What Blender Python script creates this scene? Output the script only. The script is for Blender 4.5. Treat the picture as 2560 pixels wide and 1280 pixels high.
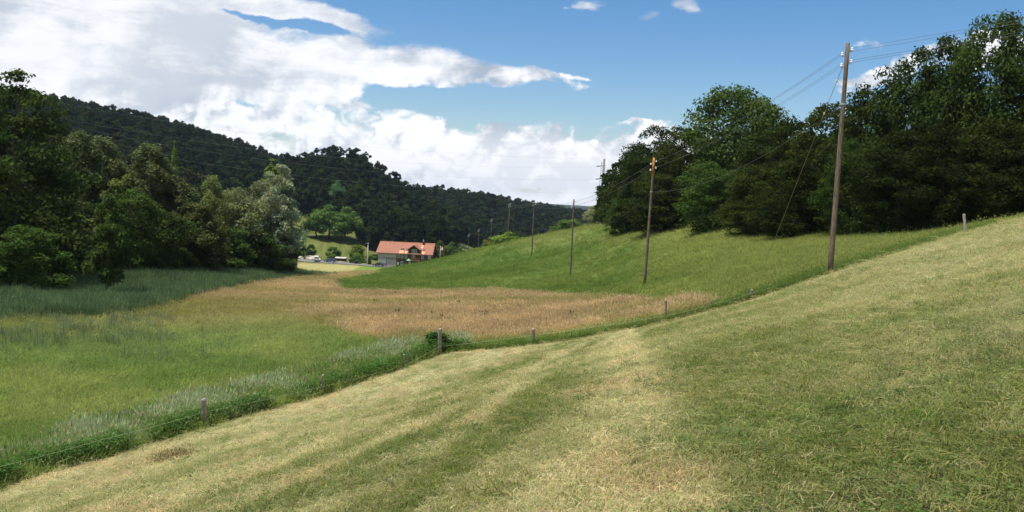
import bpy, math, random
import numpy as np
from mathutils import Vector, Matrix, Quaternion
for o in list(bpy.data.objects): bpy.data.objects.remove(o)
S = bpy.context.scene
COL = S.collection
R_ = math.radians
# ------------------------------------------------------------------ camera
FPX, HZ, ROLL, PITCH = 2300.0, 480.0, R_(2.3), math.atan(160/2300.0)
fw0 = np.array([0, math.cos(PITCH), -math.sin(PITCH)])
r0 = np.array([1.0, 0, 0]); u0 = np.cross(r0, fw0)
r_ = r0*math.cos(ROLL)+u0*math.sin(ROLL)
u_ = np.cross(r_, fw0)
EYE = np.array([0.0, 0.0, 0.0])
cam = bpy.data.objects.new('camera', bpy.data.cameras.new('camera')); COL.objects.link(cam)
cam.data.sensor_width = 36; cam.data.lens = 36*FPX/2560
cam.data.clip_end = 12000; cam.data.clip_start = 0.1
M = Matrix(((r_[0], u_[0], -fw0[0], 0), (r_[1], u_[1], -fw0[1], 0), (r_[2], u_[2], -fw0[2], 0), (0, 0, 0, 1)))
cam.matrix_world = M
S.camera = cam
S.render.resolution_x = 1024; S.render.resolution_y = 512
# ------------------------------------------------------------------ sun + sky
SUN = Vector((-0.34, -0.13, 0.93)).normalized()
sl = bpy.data.lights.new('sun', 'SUN'); sl.energy = 5.0; sl.angle = R_(0.5); sl.color = (1, 0.95, 0.86)
so = bpy.data.objects.new('sun', sl); COL.objects.link(so)
so.rotation_euler = SUN.to_track_quat('Z', 'Y').to_euler()
S.view_settings.view_transform = 'Standard'; S.view_settings.look = 'None'
S.view_settings.exposure = 0.22; S.view_settings.gamma = 1; S.view_settings.use_curve_mapping = False
S.render.engine = 'CYCLES'
S.cycles.max_bounces = 6; S.cycles.transparent_max_bounces = 8; S.cycles.diffuse_bounces = 3

HAZE = .00006
def unp(u, v, d):
    """point at camera depth d seen in the photograph at (u, v)"""
    return EYE + d*(fw0 + r_*((u-1280)/FPX) + u_*((640-v)/FPX))
def proj(P):
    P = np.asarray(P, float); q = P-EYE
    d = q@fw0; dd = np.where(d > 0.2, d, 0.2)
    return 1280+FPX*(q@r_)/dd, 640-FPX*(q@u_)/dd, d

class NT:
    """tiny node-tree helper"""
    def __init__(s, nt): s.nt = nt
    def n(s, t, **k):
        nd = s.nt.nodes.new(t)
        for a, b in k.items():
            if a.startswith('i_'):
                key = a[2:]; key = int(key) if key.isdigit() else key.replace('_', ' ')
                if isinstance(b, bpy.types.NodeSocket): s.nt.links.new(b, nd.inputs[key])
                else: nd.inputs[key].default_value = b
            else: setattr(nd, a, b)
        return nd
    def m(s, op, a, b=0.0, c=None, clamp=False):
        nd = s.nt.nodes.new('ShaderNodeMath'); nd.operation = op; nd.use_clamp = clamp
        for i, x in enumerate([a, b] + ([c] if c is not None else [])):
            if isinstance(x, bpy.types.NodeSocket): s.nt.links.new(x, nd.inputs[i])
            else: nd.inputs[i].default_value = x
        return nd.outputs[0]
    def mix(s, f, a, b, blend='MIX'):
        nd = s.nt.nodes.new('ShaderNodeMix'); nd.data_type = 'RGBA'; nd.blend_type = blend; nd.clamp_factor = True
        for i, x in ((0, f), (6, a), (7, b)):
            if isinstance(x, bpy.types.NodeSocket): s.nt.links.new(x, nd.inputs[i])
            else:
                if i and not hasattr(x, '__len__'): x = (x, x, x, 1)
                if i and len(x) == 3: x = (*x, 1)
                nd.inputs[i].default_value = x
        return nd.outputs[2]
    def ss(s, x, lo, hi):
        nd = s.nt.nodes.new('ShaderNodeMapRange'); nd.interpolation_type = 'SMOOTHSTEP'
        s.nt.links.new(x, nd.inputs[0]); nd.inputs[1].default_value = lo; nd.inputs[2].default_value = hi
        return nd.outputs[0]
    def L(s, a, b): s.nt.links.new(a, b)

W = bpy.data.worlds.new('World'); S.world = W; W.use_nodes = True
wt = W.node_tree; wt.nodes.clear(); N = NT(wt)

def az_el(u, v):
    p = unp(u, v, 1.0); return math.atan2(p[0], p[1]), math.atan2(p[2], math.hypot(p[0], p[1]))
# clouds: soft ellipses in (azimuth, elevation), broken up by noise.  centre u, v, radii, tilt, weight
BL = [
 (130, 70, 420, 150, 3, 1.0), (430, 70, 460, 120, 4, 1.0), (330, 220, 420, 130, 8, 1.05), (640, 190, 330, 110, -4, 1.0),
 (640, 20, 300, 42, 3, .95), (60, 250, 300, 150, 0, 1.0), (-300, 150, 420, 230, 0, 1.0),
 (880, 160, 220, 75, 5, .95), (1080, 170, 250, 52, 6, .9), (1260, 185, 210, 22, 5, .85),(1390,186,90,9,0,.6),
 (800, 200, 130, 130, -10, 1.1), (870, 150, 90, 80, 0, 1.1), (700, 290, 200, 70, -8, 1.0), (560, 330, 160, 70, 0, .9),(850,250,100,80,0,1.0),
 (165, 190, 85, 60, 0, 1.15), (370, 175, 50, 55, 0, 1.2), (430, 215, 120, 50, 0, 1.0),
 (900, 390, 300, 105, 5, 1.1), (1120, 385, 320, 90, 3, 1.1), (1380, 400, 240, 110, 0, 1.2), (1370, 350, 80, 58, 0, 1.1),
 (1500, 390, 130, 75, 5, 1.1), (1620, 385, 110, 60, 0, 1.1),(1150, 460, 420, 70, 3, .95), (1700, 430, 300, 80, 0, 1.0),
 (2200, 192, 70, 30, -28, .9), (2290, 150, 80, 30, -30, .9),(2400,130,110,36,-10,.85),(2570,110,80,40,0,.7), (2132,206,36,14,0,.75),(1250,500,420,80,3,1.0),(900,470,300,80,3,1.0),(300,420,500,150,5,1.0),
 (1435, 18, 56, 20, -18, .40), (1600, 45, 48, 15, -22, .36), (1705, 10, 42, 18, 25, .34), (2160, 104, 46, 15, 0, .36), (1590, 312, 85, 11, 0, .66),
 (965, 4, 45, 12, 0, .5), (1040, 24, 42, 16, -10, .46), (1435,300,18,8,0,.4),(1320,184,110,15,2,.85),
]
HOLES = [(700, 62, 110, 11, 5, .75), (800, 68, 90, 10, 6, .6), (600, 258, 36, 14, 0, .5), (575, 25, 60, 26, 0, .22), (1120, 262, 220, 34, 2, .8), (1450, 262, 300, 40, 0, .8), (1180,40,360,60,4,.8)]
cn = bpy.data.node_groups.new('CloudNoise', 'ShaderNodeTree')
cn.interface.new_socket('P', in_out='INPUT', socket_type='NodeSocketVector')
cn.interface.new_socket('N', in_out='OUTPUT', socket_type='NodeSocketFloat')
cn.interface.new_socket('W', in_out='OUTPUT', socket_type='NodeSocketVector')
G = NT(cn); gi = G.n('NodeGroupInput'); go = G.n('NodeGroupOutput')
sp = G.n('ShaderNodeSeparateXYZ', i_0=gi.outputs[0])
sc = G.n('ShaderNodeVectorMath', operation='MULTIPLY', i_0=gi.outputs[0], i_1=(1, 1.6, 1))
wn = G.n('ShaderNodeTexNoise', noise_dimensions='2D', i_Vector=sc.outputs[0], i_Scale=9.0, i_Detail=5.0, i_Roughness=.62)
wv = G.n('ShaderNodeVectorMath', operation='SUBTRACT', i_0=wn.outputs['Color'], i_1=(.5, .5, .5))
ws = G.n('ShaderNodeVectorMath', operation='MULTIPLY', i_0=wv.outputs[0], i_1=(.075, .032, 0))
wp = G.n('ShaderNodeVectorMath', operation='ADD', i_0=gi.outputs[0], i_1=ws.outputs[0])
f1 = G.n('ShaderNodeTexNoise', noise_dimensions='2D', i_Vector=sc.outputs[0], i_Scale=13.0, i_Detail=9.0, i_Roughness=.62)
vo = G.n('ShaderNodeTexVoronoi', feature='SMOOTH_F1', i_Vector=wp.outputs[0], i_Scale=26.0, i_Detail=2.0, i_Roughness=.5, i_Lacunarity=2.3, i_Smoothness=.3, normalize=True, voronoi_dimensions='2D')
pf = G.m('MULTIPLY', G.m('SUBTRACT', .30, vo.outputs['Distance']), 2.2)
hi = G.m('MULTIPLY', G.ss(G.m('ADD', sp.outputs[1], G.m('MULTIPLY', sp.outputs[0], -.12)), .095, .16), .9)      # streaks high up, heaps lower
st_ = G.n('ShaderNodeVectorMath', operation='MULTIPLY', i_0=wp.outputs[0], i_1=(.45, 2.6, 1))
f3 = G.n('ShaderNodeTexNoise', noise_dimensions='2D', i_Vector=st_.outputs[0], i_Scale=11.0, i_Detail=6.0, i_Roughness=.6)
nz = G.m('ADD', G.m('MULTIPLY', G.m('SUBTRACT', f1.outputs[0], .5), G.m('SUBTRACT', 1.3, G.m('MULTIPLY', hi, .65))), G.m('MULTIPLY', pf, G.m('SUBTRACT', 1.1, G.m('MULTIPLY', hi, 1.1))))
nz = G.m('ADD', nz, G.m('MULTIPLY', G.m('MULTIPLY', G.m('SUBTRACT', f3.outputs[0], .5), hi), 1.5))
G.L(nz, go.inputs[0]); G.L(wp.outputs[0], go.inputs[1])
cf = bpy.data.node_groups.new('CloudField', 'ShaderNodeTree')
cf.interface.new_socket('P', in_out='INPUT', socket_type='NodeSocketVector')
cf.interface.new_socket('D', in_out='OUTPUT', socket_type='NodeSocketFloat')
cf.interface.new_socket('N', in_out='OUTPUT', socket_type='NodeSocketFloat')
G = NT(cf); gi = G.n('NodeGroupInput'); go = G.n('NodeGroupOutput')
gn = G.n('ShaderNodeGroup'); gn.node_tree = cn; G.L(gi.outputs[0], gn.inputs[0])
nz = gn.outputs[0]; WP = gn.outputs[1]
def blob(u, v, ru, rv, rot, w):
    a, e = az_el(u, v)
    mp = G.n('ShaderNodeMapping', vector_type='TEXTURE', i_Vector=WP)
    mp.inputs['Location'].default_value = (a, e, 0)
    mp.inputs['Rotation'].default_value = (0, 0, R_(-rot)-ROLL)
    mp.inputs['Scale'].default_value = (ru/FPX, rv/FPX, 1)
    ln = G.n('ShaderNodeVectorMath', operation='LENGTH', i_0=mp.outputs[0])
    x = G.m('SUBTRACT', 1.3, ln.outputs['Value'])
    x = G.m('MULTIPLY', x, .9, clamp=True)
    return G.m('MULTIPLY', x, w)
acc = None
for b in BL:
    x = blob(*b); acc = x if acc is None else G.m('SMOOTH_MAX', acc, x, .12)
for b in HOLES: acc = G.m('SUBTRACT', acc, blob(*b))
# outside the picture the same broken cumulus goes on
sp = G.n('ShaderNodeSeparateXYZ', i_0=gi.outputs[0])
cov = G.n('ShaderNodeTexNoise', noise_dimensions='2D', i_Vector=gi.outputs[0], i_Scale=2.2, i_Detail=3.0, i_Roughness=.5)
oa = G.ss(G.m('ABSOLUTE', sp.outputs[0]), .58, .85); oe = G.ss(sp.outputs[1], .25, .5)
outm = G.m('MAXIMUM', oa, oe)
gen = G.m('MULTIPLY', G.ss(cov.outputs[0], .42, .62), .9)
acc = G.m('ADD', G.m('MULTIPLY', acc, G.m('SUBTRACT', 1.0, outm)), G.m('MULTIPLY', gen, outm))
G.L(G.m('ADD', acc, G.m('MULTIPLY', nz, G.m('MULTIPLY', G.ss(acc, .0, .3), .8))), go.inputs[0]); G.L(nz, go.inputs[1])

tc = N.n('ShaderNodeTexCoord'); sx = N.n('ShaderNodeSeparateXYZ', i_0=tc.outputs['Generated'])
az = N.m('ARCTAN2', sx.outputs[0], sx.outputs[1]); 
hl = N.m('SQRT', N.m('ADD', N.m('MULTIPLY', sx.outputs[0], sx.outputs[0]), N.m('MULTIPLY', sx.outputs[1], sx.outputs[1])))
el = N.m('ARCTAN2', sx.outputs[2], hl)
pv = N.n('ShaderNodeCombineXYZ', i_0=az, i_1=el)
def cfield(off, noise_only=False):
    ad = N.n('ShaderNodeVectorMath', operation='ADD', i_0=pv.outputs[0], i_1=off)
    g = N.n('ShaderNodeGroup'); g.node_tree = cn if noise_only else cf; N.L(ad.outputs[0], g.inputs[0]); return g
c0 = cfield((0, 0, 0)); c1 = cfield((-.004, .009, 0), True)
alpha = N.m('MULTIPLY', N.ss(c0.outputs[0], .14, .60), .985)
thick = N.ss(c0.outputs[0], .55, 1.5)
rim = N.m('MULTIPLY', N.m('SUBTRACT', c0.outputs[1], c1.outputs[0]), 1.0)
big = N.n('ShaderNodeTexNoise', i_Vector=pv.outputs[0], i_Scale=7.5, i_Detail=5.0, i_Roughness=.5)
lit = N.ss(N.m('ADD', rim, N.m('MULTIPLY', N.m('SUBTRACT', big.outputs[0], .50), 3.2)), -.42, .36)
lo = N.n('ShaderNodeTexNoise', i_Vector=pv.outputs[0], i_Scale=4.5, i_Detail=5.0, i_Roughness=.55)
low = N.ss(el, -.01, .05)
grey = N.mix(N.ss(lo.outputs[0], .38, .62), (.37, .43, .53), (.56, .61, .69))
cl = N.mix(lit, grey, (.93, .94, .96))
# the high sheet at the left is greyer, the heaps low in the middle are whiter
leftness = N.m('MULTIPLY', N.ss(N.m('MULTIPLY', az, -1.0), .05, .35), N.ss(el, .02, .12))
cl = N.mix(N.m('MULTIPLY', leftness, .22), cl, (.60, .635, .69))
mid = N.m('MULTIPLY', N.ss(el, .085, .03), N.ss(az, -.25, .0))
cl = N.mix(N.m('MULTIPLY', mid, .7), cl, (.95, .95, .97))
base_ = N.m('MULTIPLY', N.m('MULTIPLY', N.ss(el, .022, -.010), N.ss(az, .06, -.03)), .35)
cl = N.mix(base_, cl, (.46, .55, .68))
sky = N.n('ShaderNodeTexSky'); sky.sky_type = 'NISHITA'; sky.sun_disc = False
sky.sun_elevation = math.asin(SUN.z); sky.sun_rotation = math.atan2(SUN.x, SUN.y)
sky.altitude = 400; sky.air_density = 1.0; sky.dust_density = .6; sky.ozone_density = 1.6
hs = N.n('ShaderNodeHueSaturation', i_Color=sky.outputs[0], i_Saturation=1.35, i_Value=1.0)
bg1 = N.n('ShaderNodeBackground', i_Color=N.mix(1.0, hs.outputs[0], (.90, .93, 1.0), 'MULTIPLY'), i_Strength=.108)
bg2 = N.n('ShaderNodeBackground', i_Color=cl, i_Strength=1.0)
mx = N.n('ShaderNodeMixShader', i_0=alpha, i_1=bg1.outputs[0], i_2=bg2.outputs[0])
ow = N.n('ShaderNodeOutputWorld'); N.L(mx.outputs[0], ow.inputs[0])
W.cycles.sampling_method = 'MANUAL'; W.cycles.sample_map_resolution = 512

# ------------------------------------------------------------------ terrain function
PA, PB, PC = .265, -.125, -1.6
def plane(x, y): return 40*np.tanh((PA*x+PB*y)/40)+PC
def hz(u): return 480+.0402*(u-1280)
FENCE = [(-600, 1500, 17), (0, 1228, 22), (250, 1152, 25.5), (514, 1070, 30), (808, 990, 36), (1010, 922, 41), (1120, 880, 45), (1340, 860, 46),
         (1500, 836, 44), (1664, 806, 41), (1780,778,39.5), (1900, 743, 38.5), (2073, 684, 39), (2250, 629, 43), (2410, 582, 48), (2560, 546, 55), (2900, 470, 70)]
CT = list(FENCE)
CT += [
 (0,900,42),(0,800,58),(0,740,75),(250,1000,34),(250,740,78),(500,850,52),(500,760,75),(500,700,100),(700,900,43),(900,820,55),
 (1000,760,78),(850,740,95),(1300,760,72),(1280,800,61),(1500,790,60),(1650,760,58),(1611,715,72),(1780,740,52),(1900,700,50),(2073,660,48),
 (1000,715,120),(1200,735,95),(1200,700,125),(1425,700,114),(1425,755,76),(1329,641,163),(1425,585,170),(1329,599,190),(1500,567,195),
 (1500,640,125),(1600,640,95),(1600,595,125),(1700,603,110),(1900,650,70),(1900,608,90),(2100,606,76),(2250,600,68),(2400,583,68),(2560,560,70),
 (1100,651,200),(1200,624,205),(1268,609,205),(1000,672,196),(1100,690,150),(960,686,170),(830,700,132),(700,683,130),(745,682,138),(600,685,118),(300,690,95),(0,700,90),(-400,740,75),(-400,900,45),
 (800,690,200),(700,690,190),(900,684,210),(750,656,345),(850,661,347),(960,668,350),(1080,670,352),(700,655,340),
 (950,640,385),(760,562,425),(820,592,402),(900,598,402),(740,590,395),(860,620,385),(800,640,365),
]
P3 = [unp(*c) for c in CT]
def add3(u, d, z):      # a control with its height given
    a = (u-1280)/FPX; P3.append(np.array([a*d, d, z]))
for u, v, d, t in [(-400,170,520,18),(0,203,550,18),(200,237,580,18),(400,277,620,18),(550,322,660,18),(680,376,700,18),(700,384,860,18),(740,376,900,20),(800,378,920,22),(845,402,910,24),(885,436,900,24),(930,452,900,24),(760,404,600,18),(810,418,600,22),(860,430,600,24),(940,438,600,22),(900,440,740,26),
                   (1080,462,720,16),(1200,474,820,16),(1280,496,950,16),(1350,527,1100,15),(1400,544,1300,15),(1450,536,1350,15)]:
    add3(u, d, (hz(u)-v)/FPX*d-t-3)
for u, d, z in [(-400,150,-14),(0,150,-15),(300,160,-16),(600,180,-18),(0,280,-14),(300,300,-15),(600,330,-20),(-400,300,-8),(0,400,10),(300,430,5),(600,480,-8),(720,520,-6),
                (960,400,-28),(1080,420,-31),(1200,480,-35),(1180,600,-38),(1300,500,-37),(1400,500,-38),(1400,700,-44),(1300,320,-22),(1200,300,-24),(1100,290,-25),(1400,300,-18),(1500,260,-11),
                (1500,320,-16),(1700,160,-4),(1900,150,-2),(2200,140,1),(2560,140,3),(2900,150,6),(1700,400,-12),(2200,400,5),(2700,400,12),(1700,1500,-30),(2400,1500,-10),
                (850,560,8),(1000,560,-12),(0,1500,-20),(700,1500,-20),(1200,1600,-45),(1500,2200,-50),(0,4000,-30),(1200,4500,-50),(2500,4000,-30),(300,800,20),(760,740,-30),(820,740,-34),(800,1050,-30)]:
    add3(u, d, z)
for th in np.linspace(-30, 30, 7):
    for rr in (1.0, 4.0, 9.0, 14.0):
        x = rr*math.sin(R_(th)); y = rr*math.cos(R_(th)); P3.append(np.array([x, y, plane(x, y)]))
for c in [(700,1150),(1300,1050),(1800,950),(1500,920),(2200,800),(2450,700),(1000,1050),(1900,850)]:
    # interior of the mown slope: on the plane
    q = unp(c[0], c[1], 1.0); s_ = q[2]-PA*q[0]-PB*q[1]
    d = PC/s_
    P3.append(unp(c[0], c[1], d))
P3 = np.array(P3)
TH0 = R_(34)
def tq(x, y):
    r = np.hypot(x, y); th = np.arctan2(x, y)
    return np.clip(th, -TH0, TH0)*1.6, np.log(np.maximum(r, .6)), np.maximum(r, .6)
cx, cy, cr = tq(P3[:, 0], P3[:, 1])
cv_ = (P3[:, 2]-plane(P3[:, 0], P3[:, 1]))/cr
def U2(r2): return np.where(r2 > 1e-12, r2*np.log(np.maximum(r2, 1e-12))*.5, 0)
n = len(P3)
K = U2((cx[:, None]-cx)**2+(cy[:, None]-cy)**2)+np.eye(n)*2e-4
Pm = np.c_[np.ones(n), cx, cy]
A = np.block([[K, Pm], [Pm.T, np.zeros((3, 3))]])
sol = np.linalg.solve(A, np.r_[cv_, 0, 0, 0])
def height(x, y):
    x = np.atleast_1d(np.asarray(x, float)); y = np.atleast_1d(np.asarray(y, float)); out = np.empty(x.shape)
    xf, yf, of = x.ravel(), y.ravel(), out.ravel()
    for i in range(0, xf.size, 20000):
        a, b, r = tq(xf[i:i+20000], yf[i:i+20000])
        k = U2((a[:, None]-cx)**2+(b[:, None]-cy)**2)
        res = k@sol[:n]+sol[n]+sol[n+1]*a+sol[n+2]*b
        of[i:i+20000] = plane(xf[i:i+20000], yf[i:i+20000])+res*r
    return of.reshape(x.shape)
def hgt(x, y): return float(height(x, y)[0])
# numpy value noise
def vnoise(x, y, seed=0):
    xi = np.floor(x).astype(np.int64); yi = np.floor(y).astype(np.int64); xf = x-xi; yf = y-yi
    xf = xf*xf*(3-2*xf); yf = yf*yf*(3-2*yf)
    def h(a, b):
        k = (a*374761393+b*668265263+seed*982451653) & 0xffffffff
        k = ((k ^ (k >> 13))*1274126177) & 0xffffffff
        return ((k ^ (k >> 16)) & 0xffff)/65535.0
    return (h(xi, yi)*(1-xf)+h(xi+1, yi)*xf)*(1-yf)+(h(xi, yi+1)*(1-xf)+h(xi+1, yi+1)*xf)*yf
def fbm(x, y, seed=0, o=4):
    t = 0; a = .5; s = 0
    for i in range(o): t = t+a*vnoise(x*2**i, y*2**i, seed+i*7); s += a; a *= .55
    return t/s
FU = np.array([f[0] for f in FENCE], float); FV = np.array([f[1] for f in FENCE], float); FD = np.array([f[2] for f in FENCE], float)
def pl(u, pts):
    a = np.array(pts, float); return np.interp(u, a[:, 0], a[:, 1])
def sst(x, a, b):
    t = np.clip((x-a)/(b-a), 0, 1); return t*t*(3-2*t)
def lerp(a, b, t): return a*(1-t)[:, None]+np.asarray(b)*t[:, None]
TAN_UP = [(-600,790),(0,790),(300,782),(420,764),(480,750),(600,722),(700,706),(830,692),(950,683),(1000,676)]
HILL_LO = [(820,700),(832,718),(860,735),(1000,738),(1250,736),(1400,747),(1600,757),(1780,766),(1900,730)]
TAN_LO = [(0,784),(300,786),(450,792),(600,790),(700,790),(800,812),(900,845),(1000,866),(1120,868),(1300,852),(1400,838),(1500,822),(1600,806),(1700,792),(1790,770)]
LOU = [-500, 0, 300, 600, 700, 740, 880, 925, 1000, 1100, 1160, 1210, 1300, 1600]; LOD = [230, 240, 260, 330, 400, 452, 425, 392, 384, 392, 560, 640, 520, 520]
def zones(x, y, z):
    u, v, d = proj(np.c_[x, y, z])
    w = (fbm(x*.35, y*.35, 3)-.5); w2 = (fbm(x*.08, y*.08, 5)-.5); w = w+(fbm(x*1.7, y*1.7, 6, 3)-.5)*.9+(vnoise(x*9, y*9, 8)-.5)*.5
    u = np.where(d > 1, u, np.where(x > 0, 4000, -2000)); v = np.where(d > 1, v, 2500)
    fd = np.interp(u, FU, FD); jit = w*17
    mown = (d < fd) | (d < 1)
    hill = (~mown) & (d < 225) & (((v < pl(u, HILL_LO)+jit) & (u > 828+w*20)) | (u > 1790)) & ((u > 950) | (v > pl(u, [(828,702),(960,682),(1000,676)])))
    tan = (~mown) & (~hill) & (v > pl(u, TAN_UP)+jit*.6) & (v < pl(u, TAN_LO)+jit) & (d < 260) & (sst(u, 280, 760)+w*1.3 > .22+.3*sst(v, 740, 790))
    reed = (~mown) & (~hill) & (~tan) & (u < 840) & (v < pl(u, TAN_UP)+jit+8) & (d < 150)
    field = (~mown) & (~hill) & (~tan) & (~reed) & (d > 130) & (d < 346) & (u > 700) & (u < 1100)
    bank = (~mown) & (~field) & (d >= 346) & (d < np.interp(u, LOU, LOD)+6) & (u > 700) & (u < 1230)
    left = (~mown) & (~hill) & (~tan) & (~reed) & (~field) & (~bank) & (d < 130)
    return dict(u=u, v=v, d=d, fd=fd, mown=mown, hill=hill, tan=tan, reed=reed, field=field, bank=bank, left=left)
PHI = [(-30,.5),(2,.66),(6,.36),(9,.62),(12,.50),(14.5,.34),(17.5,.98),(20,.40),(22.5,.78),(26,.14),(29.5,.22),(33,.74),(36.5,.50),(40,.10),(45,.20),(52,.62),(58,.60),(70,.80),(100,.92),(113,.74),(121,.28),(140,.08),(160,.12),(176,.28),(200,.45)]
def albedo(x, y, z):
    Z = zones(x, y, z); u, v, d = Z['u'], Z['v'], Z['d']
    n1 = fbm(x*.25, y*.25, 11); n2 = fbm(x*1.3, y*1.3, 12); n3 = fbm(x*.05, y*.05, 13, 3); n4 = fbm(x*5, y*5, 14, 2)
    out = np.tile(np.array([.022, .035, .012]), (len(x), 1))
    # mown slope
    phi = np.degrees(np.arctan2(v-780, 1570-u))+(n1-.5)*16+(n2-.5)*8
    phi = np.where(phi < -60, phi+360, phi)
    t = np.interp(phi, *np.array(PHI).T)
    nS = fbm((x*.943-y*.333)*1.5, (x*.333+y*.943)*.09, 19, 4); t = t+(n2-.5)*.75+(n1-.5)*.6+(n4-.5)*.5+(nS-.5)*1.9*sst(u,2000,1400)
    topr = sst(u, 1950, 2250)*sst(v, 960, 760); t = t+topr*.10+.22*np.sin(np.radians(phi)*55)*(1-sst(phi, 46, 56))*sst(phi, 2, 8)+(sst(v,1150,1280)*sst(u,1200,1400)*(1-sst(u,1700,2000)))*.2
    t = np.clip(t, 0, 1)
    mc = lerp(np.tile([.150, .176, .046], (len(x), 1)), [.42, .395, .20], t)
    pk = sst(fbm(x*.9, y*.9, 21), .52, .72)*.5*sst(t,.2,.6); mc = lerp(mc, [.42, .32, .17], pk)
    gr = sst(fbm(x*.5, y*.5, 22), .55, .75)*.55; mc = lerp(mc, [.12, .18, .035], gr*(1-.5*t))
    pale = topr*.22*sst(fbm(x*.4, y*.4, 23), .35, .7); mc = lerp(mc, [.36, .36, .22], pale)
    fdist = np.abs(Z['fd']-d); straw = (1-sst(fdist, .0, 2.0))*.85*sst(n2, .3, .6); mc = lerp(mc, [.46, .38, .20], straw)
    # meadow
    lc = lerp(np.tile([.112, .162, .042], (len(x), 1)), [.175, .208, .068], sst(n1+n2*.4, .5, .9))
    lc = lerp(lc, [.115, .165, .062], sst(v+(n1-.5)*160, 960, 840)*.4*sst(u,1000,500)); lc = lerp(lc, [.25, .20, .10], sst(v+(n2-.5)*60, 860, 790)*.55)
    lc = lerp(lc, [.10,.125,.03], (sst(u,500,0)*sst(v,900,760))*.6)
    tc_ = lerp(np.tile([.245, .212, .122], (len(x), 1)), [.34, .302, .188], sst(n2*.5+n1*.5, .35, .65))
    tc_ = lerp(tc_, [.17, .19, .06], sst(fbm(x*.12, y*.5, 31), .48, .70)*.75)
    tc_ = lerp(tc_, [.19, .155, .075], sst(u, 700, 420)*.4); tc_ = lerp(tc_, [.16, .18, .06], sst(u, 900, 600)*sst(v+(n2-.5)*40, 735, 785)*.7)
    hc = lerp(np.tile([.085, .145, .026], (len(x), 1)), [.145, .195, .045], sst(n1*.6+n3*.6, .4, .8))
    hc = lerp(hc, [.205, .24, .068], np.clip(sst(u+(n1-.5)*200, 1400, 1900)*.75+sst(v, 640, 590)*.4+sst(v+(n1-.5)*40,720,755)*.35, 0, 1))
    hc = lerp(hc, [.26,.27,.09], sst(v,625,600)*sst(u,1900,1300)*.5*n2)
    hc = lerp(hc, [.07,.14,.022], sst(fbm(x*.09,y*.05,61),.52,.7)*.5)
    rc = lerp(np.tile([.060, .100, .050], (len(x), 1)), [.095, .14, .072], sst(n2, .3, .7))
    fc = lerp(np.tile([.36, .335, .125], (len(x), 1)), [.44, .40, .17], n2)
    patch = sst(u+(v-670)*2, 885, 900)*sst(v, 690, 682); fc = lerp(fc, [.16, .26, .04], patch*.9)
    bc = lerp(np.tile([.10, .14, .03], (len(x), 1)), [.21, .215, .07], sst(n1*.5+n2*.5, .3, .7))
    for k, c in (('mown', mc), ('left', lc), ('tan', tc_), ('hill', hc), ('reed', rc), ('field', fc), ('bank', bc)):
        out[Z[k]] = c[Z[k]]
    return np.clip(out, .004, .8), Z

# ------------------------------------------------------------------ object helpers
def tag(o, label=None, cat=None, group=None, kind=None):
    for k, v in (('label', label), ('category', cat), ('group', group), ('kind', kind)):
        if v: o[k] = v
    return o
def empty(name, loc, label=None, cat=None, group=None, rz=0):
    o = bpy.data.objects.new(name, None); COL.objects.link(o); o.location = loc; o.rotation_euler = (0, 0, rz)
    o.empty_display_size = .3
    return tag(o, label, cat, group)
def mesh_np(name, V, F, mats, colors=None, mi=None, smooth=False):
    """V (n,3); F (m,k) faces of constant size k"""
    me = bpy.data.meshes.new(name); V = np.asarray(V, np.float32); F = np.asarray(F, np.int32)
    me.vertices.add(len(V)); me.vertices.foreach_set('co', V.ravel())
    k = F.shape[1]; me.loops.add(F.size); me.loops.foreach_set('vertex_index', F.ravel())
    me.polygons.add(len(F)); me.polygons.foreach_set('loop_start', np.arange(0, F.size, k, dtype=np.int32))
    me.polygons.foreach_set('loop_total', np.full(len(F), k, np.int32))
    if mi is not None: me.polygons.foreach_set('material_index', np.asarray(mi, np.int32))
    if smooth: me.polygons.foreach_set('use_smooth', np.ones(len(F), bool))
    if colors is not None:
        at = me.color_attributes.new('col', 'FLOAT_COLOR', 'POINT')
        at.data.foreach_set('color', np.c_[colors, np.ones(len(colors))].astype(np.float32).ravel())
    for m in (mats if isinstance(mats, (list, tuple)) else [mats]): me.materials.append(m)
    me.update(calc_edges=True); me.validate()
    return me
def link(name, me, parent=None):
    o = bpy.data.objects.new(name, me); COL.objects.link(o)
    if parent: o.parent = parent
    return o
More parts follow.
